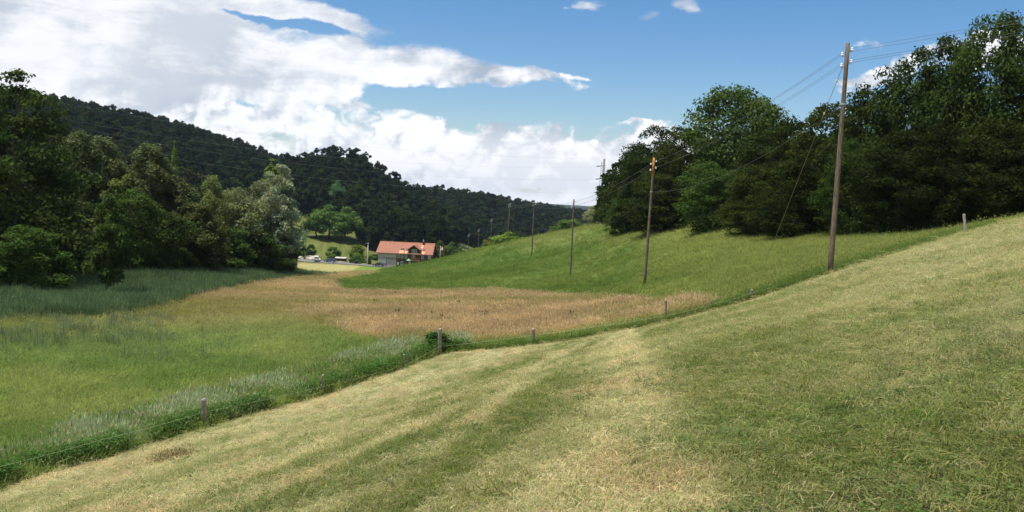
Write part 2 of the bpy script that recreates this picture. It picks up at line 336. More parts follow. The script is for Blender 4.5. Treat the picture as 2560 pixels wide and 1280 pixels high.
class MB:
    def __init__(s): s.v = []; s.f = []
    def box(s, x0, x1, y0, y1, z0, z1):
        b = len(s.v); s.v += [(x, y, z) for z in (z0, z1) for x, y in ((x0, y0), (x1, y0), (x1, y1), (x0, y1))]
        s.f += [(b, b+3, b+2, b+1), (b+4, b+5, b+6, b+7)]+[(b+i, b+(i+1) % 4, b+4+(i+1) % 4, b+4+i) for i in range(4)]; return s
    def poly(s, pts, off):
        """prism: polygon pts swept by off"""
        b = len(s.v); n = len(pts); off = Vector(off); s.v += [tuple(p) for p in pts]+[tuple(Vector(p)+off) for p in pts]
        s.f += [tuple(range(b, b+n))[::-1], tuple(range(b+n, b+2*n))]+[(b+i, b+(i+1) % n, b+n+(i+1) % n, b+n+i) for i in range(n)]; return s
    def tube(s, pts, rad, k=8, cap=True):
        pts = [Vector(p) for p in pts]; rad = rad if hasattr(rad, '__len__') else [rad]*len(pts); b = len(s.v)
        for i, p in enumerate(pts):
            t = (pts[min(i+1, len(pts)-1)]-pts[max(i-1, 0)]).normalized()
            a = t.orthogonal().normalized() if abs(t.z) > .9 else t.cross(Vector((0, 0, 1))).normalized(); c = t.cross(a)
            for j in range(k):
                w = 2*math.pi*j/k; s.v.append(tuple(p+(a*math.cos(w)+c*math.sin(w))*rad[i]))
        for i in range(len(pts)-1):
            for j in range(k): s.f.append((b+i*k+j, b+i*k+(j+1) % k, b+(i+1)*k+(j+1) % k, b+(i+1)*k+j))
        if cap: s.f += [tuple(range(b, b+k))[::-1], tuple(range(b+(len(pts)-1)*k, b+len(pts)*k))]
        return s
    def build(s, name, mat, parent=None, smooth=False, bevel=0):
        me = bpy.data.meshes.new(name); me.from_pydata(s.v, [], s.f); me.materials.append(mat)
        if smooth: me.polygons.foreach_set('use_smooth', [True]*len(me.polygons))
        o = link(name, me, parent)
        if bevel:
            m = o.modifiers.new('bevel', 'BEVEL'); m.width = bevel; m.segments = 2; m.limit_method = 'ANGLE'
        return o

def mat_plain(name, col, rough=.7, noise=.25, scale=8, spec=.3, metal=0, bump=0, stretch=(1, 1, 1), col2=None):
    m = bpy.data.materials.new(name); m.use_nodes = True; t = NT(m.node_tree); b = m.node_tree.nodes['Principled BSDF']
    tc = t.n('ShaderNodeTexCoord'); mp = t.n('ShaderNodeMapping', i_Vector=tc.outputs['Object']); mp.inputs['Scale'].default_value = stretch
    nz = t.n('ShaderNodeTexNoise', i_Vector=mp.outputs[0], i_Scale=scale, i_Detail=6.0, i_Roughness=.65)
    d = col2 or tuple(c*(1-noise) for c in col)
    f = t.ss(nz.outputs[0], .35, .65)
    t.L(t.mix(f, d, tuple(min(1, c*(1+noise*.6)) for c in col) if not col2 else col), b.inputs['Base Color'])
    b.inputs['Roughness'].default_value = rough; b.inputs['Specular IOR Level'].default_value = spec; b.inputs['Metallic'].default_value = metal
    if bump:
        bp = t.n('ShaderNodeBump', i_Height=nz.outputs[0], i_Strength=bump, i_Distance=.02); t.L(bp.outputs[0], b.inputs['Normal'])
    return m
def mat_leaf(name, attr='GEOMETRY', tint=(1, 1, 1), trans=.3, rough=.55, spec=.25, rnd=.0):
    m = bpy.data.materials.new(name); m.use_nodes = True; t = NT(m.node_tree); b = m.node_tree.nodes['Principled BSDF']
    at = t.n('ShaderNodeAttribute', attribute_name='col', attribute_type=attr); c = at.outputs['Color']
    if attr == 'INSTANCER':
        a2 = t.n('ShaderNodeAttribute', attribute_name='bcol', attribute_type='GEOMETRY'); c = t.mix(1.0, c, a2.outputs['Color'], 'MULTIPLY')
    c = t.mix(1.0, c, tint, 'MULTIPLY')
    if rnd:
        oi = t.n('ShaderNodeObjectInfo'); mr = t.n('ShaderNodeMapRange', i_0=oi.outputs['Random']); mr.inputs[3].default_value = 1-rnd; mr.inputs[4].default_value = 1+rnd
        hs = t.n('ShaderNodeHueSaturation', i_Color=c, i_Value=mr.outputs[0]); c = hs.outputs[0]
    t.L(c, b.inputs['Base Color']); b.inputs['Roughness'].default_value = rough; b.inputs['Specular IOR Level'].default_value = spec
    tr = t.n('ShaderNodeBsdfTranslucent'); c2 = t.mix(1.0, c, (1.0, 1.08, .85), 'MULTIPLY'); t.L(c2, tr.inputs[0])
    mx = t.n('ShaderNodeMixShader', i_0=trans, i_1=b.outputs[0], i_2=tr.outputs[0])
    t.L(mx.outputs[0], m.node_tree.nodes['Material Output'].inputs[0])
    return m

# ------------------------------------------------------------------ ground sheet
fine = np.arange(-37, 37.01, .16); rest = np.arange(40, 320.1, 4.0)
TH = np.radians(np.r_[fine, rest]); RR = np.r_[np.geomspace(.35, 5500, 400)]
tt, rr = np.meshgrid(TH, RR); gx = (rr*np.sin(tt)).ravel(); gy = (rr*np.cos(tt)).ravel(); gz = height(gx, gy)
gz = gz+(fbm(gx*.12, gy*.12, 41)-.5)*np.clip(rr.ravel()*.004, 0, .35)
na, nr = len(TH), len(RR)
ii, jj = np.meshgrid(np.arange(nr-1), np.arange(na), indexing='ij'); ii = ii.ravel(); jj = jj.ravel(); j2 = (jj+1) % na
F = np.c_[ii*na+jj, (ii+1)*na+jj, (ii+1)*na+j2, ii*na+j2]
gc, _ = albedo(gx, gy, gz)
gm = bpy.data.materials.new('ground'); gm.use_nodes = True; t = NT(gm.node_tree); b = gm.node_tree.nodes['Principled BSDF']
at = t.n('ShaderNodeAttribute', attribute_name='col', attribute_type='GEOMETRY')
geo = t.n('ShaderNodeNewGeometry')
n1 = t.n('ShaderNodeTexNoise', i_Vector=geo.outputs['Position'], i_Scale=14.0, i_Detail=6.0, i_Roughness=.7)
n2 = t.n('ShaderNodeTexNoise', i_Vector=geo.outputs['Position'], i_Scale=1.7, i_Detail=7.0, i_Roughness=.7)
k = t.m('MULTIPLY', t.m('ADD', .45, t.m('MULTIPLY', n1.outputs[0], .75)), t.m('ADD', .62, t.m('MULTIPLY', n2.outputs[0], .62)))
kc = t.n('ShaderNodeCombineXYZ', i_0=k, i_1=k, i_2=k)
t.L(t.mix(1.0, at.outputs['Color'], kc.outputs[0], 'MULTIPLY'), b.inputs['Base Color'])
b.inputs['Roughness'].default_value = .95; b.inputs['Specular IOR Level'].default_value = .05
bp = t.n('ShaderNodeBump', i_Height=t.m('ADD', n1.outputs[0], n2.outputs[0]), i_Strength=.6, i_Distance=.05); t.L(bp.outputs[0], b.inputs['Normal'])
gme = mesh_np('ground', np.c_[gx, gy, gz], F, gm, colors=gc, smooth=True)
tag(link('ground', gme), kind='structure')

# ------------------------------------------------------------------ grass tufts
PROTO = bpy.data.collections.new('grass_sources')
rng = np.random.default_rng(7)
def tuft(seed, nb, hgt_, wid, rad, bend, seg=2, heads=0, lie=0.0):
    g = np.random.default_rng(seed); V = []; F = []; C = []
    for i in range(nb):
        a = g.uniform(0, 6.283); r = rad*math.sqrt(g.random()); bx, by = r*math.cos(a), r*math.sin(a)
        h = hgt_*g.uniform(.55, 1.15); da = g.uniform(0, 6.283); be = bend*g.uniform(.2, 1.2)*h
        flat = g.random() < lie
        ld = np.array([math.cos(da), math.sin(da)]); wd = np.array([-ld[1], ld[0]])*wid*g.uniform(.6, 1.3)*.5
        tint = g.uniform(.7, 1.3); c = np.array([tint*g.uniform(.93, 1.1), tint, tint*g.uniform(.8, 1.15)]); b = len(V)
        for s in range(seg+1):
            f = s/seg; z = h*f*(1-.25*be/h*f); off = ld*be*f*f
            if flat: z = .012+.2*h*f*g.uniform(.1, .5); off = ld*h*1.3*f
            w = wd*(1-f)**.7 if s < seg else wd*0
            if s < seg: V += [(bx+off[0]-w[0], by+off[1]-w[1], z), (bx+off[0]+w[0], by+off[1]+w[1], z)]; C += [c*(.85+.15*f)]*2  # vertical shading painted into the blade colour, darker at the root
            else: V.append((bx+off[0], by+off[1], z)); C.append(c*1.1)
        for s in range(seg-1): q = b+2*s; F += [(q, q+1, q+3), (q, q+3, q+2)]
        q = b+2*(seg-1); F.append((q, q+1, q+2))
        if heads and g.random() < heads:
            top = np.array(V[-1]); hw = wid*1.6; hh = h*.16; b = len(V)
            V += [tuple(top+(-hw*ld[0], -hw*ld[1], -hh*.2)), tuple(top+(hw*ld[0], hw*ld[1], -hh*.2)), tuple(top+(ld[0]*hh*.4, ld[1]*hh*.4, hh))]
            C += [np.array([1.28, 1.16, 1.3])*g.uniform(.8, 1.1)]*3; F.append((b, b+1, b+2))
    return np.array(V), np.array(F), np.array(C)
def src(name, data, mat):
    V, F_, C = data; me = mesh_np(name, V, F_, mat)
    at = me.color_attributes.new('bcol', 'FLOAT_COLOR', 'POINT'); at.data.foreach_set('color', np.c_[C, np.ones(len(C))].astype(np.float32).ravel())
    return bpy.data.objects.new(name, me)
def scatter(name, pts, scl, cols, protos, label, cat, tilt=.12, sz=None):
    coll = bpy.data.collections.new(name+'_sources')
    for p in protos: coll.objects.link(p)
    me = bpy.data.meshes.new(name); n_ = len(pts); me.vertices.add(n_); me.vertices.foreach_set('co', np.asarray(pts, np.float32).ravel())
    g = np.random.default_rng(len(name)+n_)
    rot = np.c_[g.normal(0, tilt, n_), g.normal(0, tilt, n_), g.uniform(0, 6.283, n_)].astype(np.float32)
    at = me.attributes.new('rot', 'FLOAT_VECTOR', 'POINT'); at.data.foreach_set('vector', rot.ravel())
    s3 = np.c_[scl, scl, sz if sz is not None else scl].astype(np.float32)
    at = me.attributes.new('scl', 'FLOAT_VECTOR', 'POINT'); at.data.foreach_set('vector', s3.ravel())
    at = me.attributes.new('pick', 'INT', 'POINT'); at.data.foreach_set('value', g.integers(0, len(protos), n_).astype(np.int32))
    at = me.attributes.new('col', 'FLOAT_COLOR', 'POINT'); at.data.foreach_set('color', np.c_[cols, np.ones(n_)].astype(np.float32).ravel())
    o = link(name, me); tag(o, label, cat, None, 'stuff')
    ng = bpy.data.node_groups.new(name, 'GeometryNodeTree'); ng.interface.new_socket('Geometry', in_out='INPUT', socket_type='NodeSocketGeometry'); ng.interface.new_socket('Geometry', in_out='OUTPUT', socket_type='NodeSocketGeometry')
    t = NT(ng); i_ = t.n('NodeGroupInput'); o_ = t.n('NodeGroupOutput')
    ci = t.n('GeometryNodeCollectionInfo'); ci.inputs['Collection'].default_value = coll; ci.inputs['Separate Children'].default_value = True; ci.inputs['Reset Children'].default_value = True
    def na_(nm, ty): q = t.n('GeometryNodeInputNamedAttribute', data_type=ty); q.inputs[0].default_value = nm; return [x for x in q.outputs if x.enabled and x.name == 'Attribute'][0]
    ip = t.n('GeometryNodeInstanceOnPoints'); ip.inputs['Pick Instance'].default_value = True
    t.L(i_.outputs[0], ip.inputs['Points']); t.L(ci.outputs[0], ip.inputs['Instance']); t.L(na_('pick', 'INT'), ip.inputs['Instance Index'])
    t.L(na_('rot', 'FLOAT_VECTOR'), ip.inputs['Rotation']); t.L(na_('scl', 'FLOAT_VECTOR'), ip.inputs['Scale'])
    t.L(ip.outputs[0], o_.inputs[0])
    md = o.modifiers.new('scatter', 'NODES'); md.node_group = ng
    return o
def polar(n_, r0, r1, a0=-35, a1=35, power=1.0):
    """random ground points; power 1 = even in log range"""
    f = rng.random(n_); r = r0*(r1/r0)**(f**power); th = np.radians(rng.uniform(a0, a1, n_))
    x = r*np.sin(th); y = r*np.cos(th); return x, y, r
MG = mat_leaf('grass_blades', 'INSTANCER', trans=.48, rough=.6, spec=.1)
def grounded(x, y):
    z = height(x, y)+(fbm(x*.12, y*.12, 41)-.5)*np.clip(np.hypot(x, y)*.004, 0, .35); return z
# mown sward
x, y, r = polar(150000, 3.0, 62, -36, 36, 1.0); z = grounded(x, y); c, Z = albedo(x, y, z)
k = Z['mown'] & (Z['d'] < Z['fd']-.1)
p1 = [src('mown_tuft', tuft(i, 18, .060, .0080, .13, 1.1, 2, 0, .5), MG) for i in range(5)]
tn = rng.normal(0, 1, len(x))[:, None]; c = c*rng.uniform(.70, 1.3, (len(x), 1))*(1+np.clip(tn, -1.6, 1.8)*np.array([.26, .15, .30]))*np.array([1.36, 1.30, 1.36])
stw = rng.random(len(x)) < .10; c[stw] = c[stw]*.4+np.array([.34, .30, .16])*.75
scatter('mown_grass', np.c_[x, y, z-.006][k], (.75+r*.028)[k]*rng.uniform(.7, 1.3, k.sum()), c[k], p1, 'short pale green and straw yellow mown grass on the near slope', 'grass', .25, (.8+r*.012)[k]*rng.uniform(.5, 1.3, k.sum())*(.55+.9*fbm(x*2.2, y*2.2, 91)[k]))
# loose cut stalks lying on the mown slope
x, y, r = polar(5200, 3.2, 50, -36, 36, 1.0); z = grounded(x, y); c, Z = albedo(x, y, z); k = Z['mown']
def stalk(seed):
    g = np.random.default_rng(seed); V = []; F_ = []; C = []
    for i in range(3):
        a = g.uniform(-.5, .5); L_ = g.uniform(.10, .34); ox, oy = g.normal(0, .05, 2); d_ = np.array([math.cos(a), math.sin(a)]); w = np.array([-d_[1], d_[0]])*.0022
        b = len(V); zz = [g.uniform(.03, .05), g.uniform(.045, .075), g.uniform(.03, .05)]
        for j, f in enumerate((0, .5, 1)):
            q = np.array([ox, oy])+d_*L_*f+np.array([-d_[1], d_[0]])*.03*math.sin(f*3.1)
            V += [(q[0]-w[0], q[1]-w[1], zz[j]), (q[0]+w[0], q[1]+w[1], zz[j]+.002)]; C += [np.ones(3)]*2
        for j in (0, 1): q = b+2*j; F_ += [(q, q+1, q+3), (q, q+3, q+2)]
    return np.array(V), np.array(F_), np.array(C)
scatter('cut_hay_stalks', np.c_[x, y, z][k], (.7+r*.03)[k], np.tile([.56, .50, .27], (k.sum(), 1))*rng.uniform(.6, 1.15, (k.sum(), 1)), [src('hay_stalk', stalk(i), MG) for i in range(4)], 'loose dry yellow stalks left lying on the mown slope', 'hay', .1)
# tall meadow, tan grass, hill grass
x, y, r = polar(230000, 18, 235, -36, 36, 1.0); z = grounded(x, y); c, Z = albedo(x, y, z); c = c*rng.uniform(.72, 1.28, (len(x), 1))
tall = [src('meadow_tuft', tuft(20+i, 26, .46, .015, .30, 1.0, 3, .12), MG) for i in range(4)]
tanp = [src('tan_tuft', tuft(30+i, 24, .64, .014, .30, .65, 2, .8), MG) for i in range(4)]
hilp = [src('hill_tuft', tuft(40+i, 20, .36, .019, .34, .9, 2, .15), MG) for i in range(3)]
gs = .7+r*.0095
off = Z['d']-Z['fd']
k = Z['left'] & (off > .1) & (rng.random(len(x)) < .8)
scatter('meadow_grass', np.c_[x, y, z-.03][k], gs[k]*rng.uniform(.7, 1.2, k.sum()), c[k]*[1.76, 1.74, 1.60]*(.8+.45*fbm(x*.5, y*1.6, 93)[k])[:, None], tall, 'unmown bright green meadow grass in the hollow left of the fence', 'grass', .28, (.75+.0025*r)[k]*rng.uniform(.6, 1.2, k.sum()))
k = Z['tan'] & (off > 1.2)
scatter('dry_meadow_grass', np.c_[x, y, z-.03][k], gs[k]*rng.uniform(.7, 1.2, k.sum()), c[k]*[1.98, 1.80, 1.52], tanp, 'tall ripe tan grass with seed heads in a curved band across the hollow', 'grass', .1, (.8+.001*r)[k]*rng.uniform(.7, 1.25, k.sum()))
k = Z['hill'] & (rng.random(len(x)) < .75) & (off > .2)
scatter('hill_grass', np.c_[x, y, z-.03][k], gs[k]*rng.uniform(.7, 1.2, k.sum()), c[k]*[1.34, 1.28, 1.30]*(.75+.5*fbm(x*.25, y*.7, 94)[k])[:, None], hilp, 'knee high deep green grass covering the rounded hill with the poles', 'grass', .26, (.8+.002*r)[k]*rng.uniform(.6, 1.3, k.sum()))
# reeds
x, y, r = polar(90000, 60, 150, -32, -8, 1.0); z = grounded(x, y); c, Z = albedo(x, y, z)
k = Z['reed']
reed = [src('reed_tuft', tuft(50+i, 16, 1.25, .035, .4, .28, 3, .05), MG) for i in range(4)]
scatter('reed_bed', np.c_[x, y, z-.03][k], (.9+.003*r)[k]*rng.uniform(.6, 1.2, k.sum())*(.6+.7*fbm(x*.4, y*.4, 95)[k])*(1-.45*sst(Z['u'][k], 600, 780))*.82, c[k]*rng.uniform(.6, 1.4, (k.sum(), 1))*[1.8, 1.75, 1.6], reed, 'blue green reeds growing in front of the left wood', 'reeds', .08)
x, y, r = polar(40000, 32, 80, -30, -6, 1.0); z = grounded(x, y); c, Z = albedo(x, y, z)
k = Z['left'] & (rng.random(len(x)) < .16*sst(Z['v'], 930, 800)*sst(Z['u'], 620, 350)*(fbm(x*.3, y*.3, 98) > .5))
scatter('stray_reeds', np.c_[x, y, z-.03][k], rng.uniform(.5, .8, k.sum()), np.tile([.20, .25, .13], (k.sum(), 1))*rng.uniform(.6, 1.4, (k.sum(), 1)), reed, 'single pale reeds standing out of the left meadow', 'reeds', .1, rng.uniform(.5, .75, k.sum()))
x, y, r = polar(16000, 50, 140, -20, 20, 1.0); z = grounded(x, y); c, Z = albedo(x, y, z)
k = Z['tan'] & (rng.random(len(x)) < .011*(fbm(x*.12, y*.12, 99) > .42))
dockp = [src('dock', tuft(80+i, 9, .95, .045, .12, .12, 2, 1.0), MG) for i in range(2)]
scatter('dock_stems', np.c_[x, y, z][k], rng.uniform(.4, .8, k.sum()), np.tile([.14, .11, .05], (k.sum(), 1)), dockp, 'scattered dark brown dock stems in the tan grass', 'weeds', .08)
# rank margin along the fence
fpts = np.array([unp(*f) for f in FENCE])
def along_fence(n_, u_lo, u_hi, w0, w1):
    uu = rng.uniform(u_lo, u_hi, n_)
    px = np.interp(uu, FU, fpts[:, 0]); py = np.interp(uu, FU, fpts[:, 1]); dd = rng.uniform(w0, w1, n_)
    a = np.interp(uu+12, FU, fpts[:, 0])-px; b_ = np.interp(uu+12, FU, fpts[:, 1])-py; l_ = np.hypot(a, b_)
    return px-b_/l_*dd, py+a/l_*dd, uu, dd
x, y, uu, dd = along_fence(9500, -250, 1180, .50, 2.9); z = grounded(x, y)
weed = [src('margin_tuft', tuft(60+i, 34, .55, .014, .26, .6, 3, .3), MG) for i in range(4)]
nn = fbm(x*.8, y*.8, 71); cw = np.where((nn > .5)[:, None], np.array([[.36, .44, .23]]), np.array([[.20, .30, .075]]))*rng.uniform(.7, 1.35, (len(x), 1)); dead = rng.random(len(x)) < .13; cw[dead] = np.array([.42, .36, .20])
for f_ in FENCE[:0]: pass
ppx = np.array([unp(a_, 600, float(np.interp(a_, FU, FD)))[:2] for a_ in (514, 809, 1011)]); keep = np.min(np.hypot(x[:, None]-ppx[:, 0], y[:, None]-ppx[:, 1]), 1) > .55; x, y, uu, dd, z, nn, cw = [q_[keep] for q_ in (x, y, uu, dd, z, nn, cw)]
scatter('margin_grass', np.c_[x, y, z-.03], rng.uniform(.8, 1.3, len(x)), cw, weed, 'long blue green rank grass leaning over the left fence line', 'grass', .25, rng.uniform(.7, 1.35, len(x))*(.5+.8*nn)*np.where(dd < 1.0, .65, 1.1))
x, y, uu, dd = along_fence(5000, 1120, 2500, .05, 1.5); z = grounded(x, y)
scatter('fence_strip_grass', np.c_[x, y, z-.03], rng.uniform(.8, 1.2, len(x)), np.array([[.15, .23, .05]])*rng.uniform(.7, 1.4, (len(x), 1)), [src('strip_tuft', tuft(70+i, 30, .30, .014, .26, .5, 2, .1), MG) for i in range(3)], 'narrow strip of dark green grass along the outer fence line', 'grass', .2)
# low broad-leaved weeds (nettles) on the slope side of the margin
def weedplant(seed):
    g = np.random.default_rng(seed); V = []; F_ = []; C = []
    for i in range(60):
        a = g.uniform(0, 6.28); h = g.uniform(.03, .42); r = .22*math.sqrt(g.random()); c_ = np.array([r*math.cos(a), r*math.sin(a), h])
        d_ = np.array([math.cos(a), math.sin(a), g.uniform(-.5, .4)]); s = g.uniform(.03, .06); w = np.array([-d_[1], d_[0], g.uniform(-.4, .4)])*s*.4
        b = len(V); V += [c_, c_+d_*s*.5+w, c_+d_*s*1.1, c_+d_*s*.5-w]; t_ = g.uniform(.6, 1.3)*(.6+h); C += [np.array([t_]*3)]*4; F_ += [(b, b+1, b+2), (b, b+2, b+3)]
    return np.array(V), np.array(F_), np.array(C)
x, y, uu, dd = along_fence(1500, -200, 1180, .3, 1.0); z = grounded(x, y); k = fbm(x*.5, y*.5, 77) > .42
scatter('nettle_patches', np.c_[x, y, z-.02][k], rng.uniform(.8, 1.5, k.sum()), np.array([[.08, .17, .03]])*rng.uniform(.7, 1.4, (k.sum(), 1)), [src('nettle', weedplant(i), MG) for i in range(4)], 'dark leafy nettles clumped at the foot of the left fence', 'weeds', .2)

# small broad-leaved herbs in patches on the mown slope, and two ragged clumps
x, y, r = polar(9000, 3.2, 40, -34, 36, 1.0); z = grounded(x, y); c, Z = albedo(x, y, z); k = Z['mown'] & (fbm(x*.8, y*.8, 97) > .56) & (rng.random(len(x)) < .8)
scatter('low_herbs', np.c_[x, y, z-.01][k], rng.uniform(.25, .5, k.sum())*(1+.02*r[k]), np.array([[.12, .19, .045]])*rng.uniform(.6, 1.4, (k.sum(), 1)), [src('herb', weedplant(20+i), MG) for i in range(3)], 'small leafy herbs growing in patches through the mown sward', 'weeds', .2, rng.uniform(.12, .25, k.sum()))
def clump_at(name, u, v, rad, n_, col, label, cat, hs, proto):
    q = unp(u, v, 1.0); sl_ = q[2]-PA*q[0]-PB*q[1]; d = PC/sl_; q = unp(u, v, d)
    a = rng.uniform(0, 6.283, n_); rr_ = rad*np.sqrt(rng.random(n_)); x = q[0]+rr_*np.cos(a); y = q[1]+rr_*np.sin(a)
    scatter(name, np.c_[x, y, grounded(x, y)], rng.uniform(.5, .8, n_), np.array([col])*rng.uniform(.6, 1.4, (n_, 1)), proto, label, cat, .5, hs*rng.uniform(.5, 1, n_))
clump_at('dead_grass_heap', 428, 1112, .45, 26, (.20, .15, .07), 'small brown heap of dead grass near the left fence', 'dead grass', .42, tanp[:2])
clump_at('uncut_grass_tuft', 1212, 1262, .16, 10, (.26, .27, .08), 'uncut grass tuft with dry stems at the bottom edge', 'grass tuft', .30, tall[:2])
# ------------------------------------------------------------------ trees
BARK = mat_plain('bark', (.10, .085, .065), .9, .4, 6, .1, bump=.6, stretch=(3, 3, .6))
BARK_PALE = mat_plain('birch_bark', (.42, .40, .36), .8, .5, 5, .1, stretch=(1, 1, 3))
LEAF = mat_leaf('foliage', 'GEOMETRY', trans=.34, rnd=.12, rough=.8, spec=.04)
def crown_np(seed, clumps, nleaf, leaf, base, flat=.0, up=.35, asp=.55, tvar=.25, solid=.0):
    g = np.random.default_rng(seed); c = np.array([q[0] for q in clumps]); rd = np.array([q[1] for q in clumps])
    wgt = (rd[:, 0]*rd[:, 1]); wgt = wgt/wgt.sum(); idx = g.choice(len(c), nleaf, p=wgt)
    d = g.normal(size=(nleaf, 3)); d /= np.linalg.norm(d, axis=1)[:, None]; d[:, 2] = np.where(g.random(nleaf) < .35, np.abs(d[:, 2]), d[:, 2])
    rad = g.uniform(.45, 1.12, nleaf)[:, None]
    pos = c[idx]+d*rd[idx]*rad
    nrm = d*.7+g.normal(size=(nleaf, 3))*.55+np.array([0, 0, up]); nrm /= np.linalg.norm(nrm, axis=1)[:, None]
    a = np.cross(nrm, g.normal(size=(nleaf, 3))); a /= np.linalg.norm(a, axis=1)[:, None]; b_ = np.cross(nrm, a)
    s = leaf*g.uniform(.55, 1.35, nleaf)[:, None]
    V = np.stack([pos-a*s, pos-b_*s*asp, pos+a*s, pos+b_*s*asp], 1).reshape(-1, 3)
    V[:, 2] = np.maximum(V[:, 2], .03)
    F_ = np.arange(nleaf*4).reshape(-1, 4)
    ct = g.uniform(1-tvar, 1+tvar, len(c)); hue = g.uniform(-.16, .08, len(c))
    lt = ct[idx]*g.uniform(.75, 1.3, nleaf); col = np.array(base)[None]*lt[:, None]*np.c_[1+hue[idx], np.ones(nleaf), 1-hue[idx]*.5]
    return V, F_, np.repeat(col, 4, 0)
def clumps(seed, H, W, prof, n_, base=.1, cs=.15, zf=.7, inner=.35, lean=0, irr=.22):
    g = np.random.default_rng(seed); out = []; ph = g.uniform(0, 6.28, 6)
    tries = 0
    while len(out) < n_ and tries < 20000:
        tries += 1; t_ = g.random(); R = prof(t_)
        if g.random() > R**.8: continue
        a = g.uniform(0, 6.283); rf = inner+(1-inner)*g.random()**.55
        R2 = R*W*.5*(1+irr*(math.sin(2*a+ph[0]+5*t_)*.5+math.sin(3*a+ph[1]-7*t_)*.35+math.sin(5*a+ph[2]+11*t_)*.3))
        z = H*(base+(1-base)*t_); cr_ = cs*W*g.uniform(.6, 1.3)*(.55+.45*R)
        q = max(R2-cr_*.55, 0)*rf
        out.append((np.array([q*math.cos(a)+lean*t_*H, q*math.sin(a), min(z, H-cr_*zf*.6)]), np.array([cr_, cr_, cr_*zf])))
    return out
def trunk_mb(seed, H, W, r, base, cl, nl=10, top=.85, fork=None):
    g = random.Random(seed); m = MB(); pts = []; rad = []
    for i in range(9):
        f = i/8; pts.append((math.sin(i*1.3+seed)*r*.5*f*2, math.cos(i*1.7+seed)*r*.5*f*2, H*top*f-(.35 if i == 0 else 0))); rad.append(r*(1.35 if i == 0 else 1)*(1-f*.86))
    m.tube(pts, rad, 8)
    sel = g.sample(range(len(cl)), min(nl, len(cl)))
    for j in sel:
        c = cl[j][0]; zf = max(.08, min(.8, (c[2]/H)*.72-.05)); p0 = Vector((0, 0, H*zf)); p2 = Vector(c); pm = p0.lerp(p2, .5)+Vector((0, 0, -.03*H*g.random()))
        k = r*(1-zf*.9)*.45; m.tube([p0, pm, p2], [k, k*.6, k*.2], 5, False)
    return m
P_OV = lambda t: max(0.02, math.sin(math.pi*(t*.82+.14))**.7)
P_DOME = lambda t: max(0.02, math.sqrt(max(0, 1-(max(0, t-.35)/.66)**2))*(.72+.28*min(1, t/.3)))
P_FULL = lambda t: max(0.02, (1-max(0, (t-.25)/.78)**2.2)*(.8+.2*min(1, t/.2)))
P_CONE = lambda t: max(0.03, (1-t)**.8*(.75+.25*min(1, t/.12)))
P_BIR = lambda t: max(0.03, (1-t**2.2)*.95*min(1, .55+t*1.4))
P_ROU = lambda t: max(0.03, math.sqrt(max(0, 1-t**2.6))*min(1, .8+t*.6))
P_COL = lambda t: max(0.03, min(1, (1-t)*3.2)*min(1, .5+t*2))
TT = {}
def ttype(key, seed, H, W, prof, ncl, nleaf, leaf, col, base=.1, cs=.15, zf=.7, inner=.35, tr=.25, bark=None, up=.35, asp=.55, irr=.22, nl=12, lean=0, tvar=.25, top=.85):
    cl = clumps(seed, H, W, prof, ncl, base, cs, zf, inner, lean, irr)
    V, F_, C = crown_np(seed, cl, nleaf, leaf, col, up=up, asp=asp, tvar=tvar)
    cme = mesh_np(key+'_crown', V, F_, LEAF, colors=C)
    tb = trunk_mb(seed, H, W, tr, base, cl, nl, top); tme = bpy.data.meshes.new(key+'_trunk'); tme.from_pydata(tb.v, [], tb.f); tme.materials.append(bark or BARK)
    tme.polygons.foreach_set('use_smooth', [True]*len(tme.polygons))
    TT[key] = (cme, tme, H, W)
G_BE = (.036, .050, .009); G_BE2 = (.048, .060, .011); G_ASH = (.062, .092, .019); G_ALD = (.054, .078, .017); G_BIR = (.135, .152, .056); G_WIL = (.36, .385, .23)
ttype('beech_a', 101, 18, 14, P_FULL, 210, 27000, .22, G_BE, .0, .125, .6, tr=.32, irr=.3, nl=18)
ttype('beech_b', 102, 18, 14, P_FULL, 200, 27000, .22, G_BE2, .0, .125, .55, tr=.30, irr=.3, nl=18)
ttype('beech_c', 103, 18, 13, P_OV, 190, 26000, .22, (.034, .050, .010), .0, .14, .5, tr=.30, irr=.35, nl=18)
ttype('ash_a', 104, 18, 15, P_DOME, 190, 27000, .21, G_ASH, .05, .13, .75, tr=.32, irr=.28, nl=20)
ttype('ash_dome', 125, 18, 15, lambda t: max(.02, math.sqrt(max(0, 1-(max(0, t-.45)/.56)**2))*(.8+.2*min(1, t/.3))), 200, 28000, .23, (.075, .112, .022), .05, .13, .7, tr=.32, irr=.14, nl=22)
NAMES_X = dict(ash_dome='ash_tree')
ttype('ash_b', 105, 18, 13, P_DOME, 150, 24000, .21, (.048, .072, .017), .0, .14, .7, tr=.3, irr=.35, nl=20)
ttype('alder_a', 106, 18, 12, P_FULL, 210, 27000, .19, G_ALD, .0, .12, .6, tr=.28, irr=.3, nl=18)
ttype('alder_b', 107, 9, 6, P_BIR, 45, 6500, .17, G_ALD, .2, .13, .7, tr=.12, irr=.3)
ttype('birch_a', 108, 15, 7, P_ROU, 210, 26000, .155, G_BIR, .0, .11, 1.2, tr=.14, bark=BARK_PALE, irr=.35, nl=16, top=.97)
ttype('birch_b', 109, 15, 6.4, P_ROU, 190, 24000, .155, (.115, .134, .050), .02, .14, 1.5, tr=.13, bark=BARK_PALE, irr=.4, nl=16, top=.97)
ttype('broad_a', 110, 12, 9, P_DOME, 150, 20000, .18, (.068, .098, .022), .0, .12, .8, tr=.2, irr=.3)
ttype('broad_b', 111, 12, 8, P_OV, 140, 19000, .18, (.092, .106, .032), .0, .125, .9, tr=.2, irr=.3)
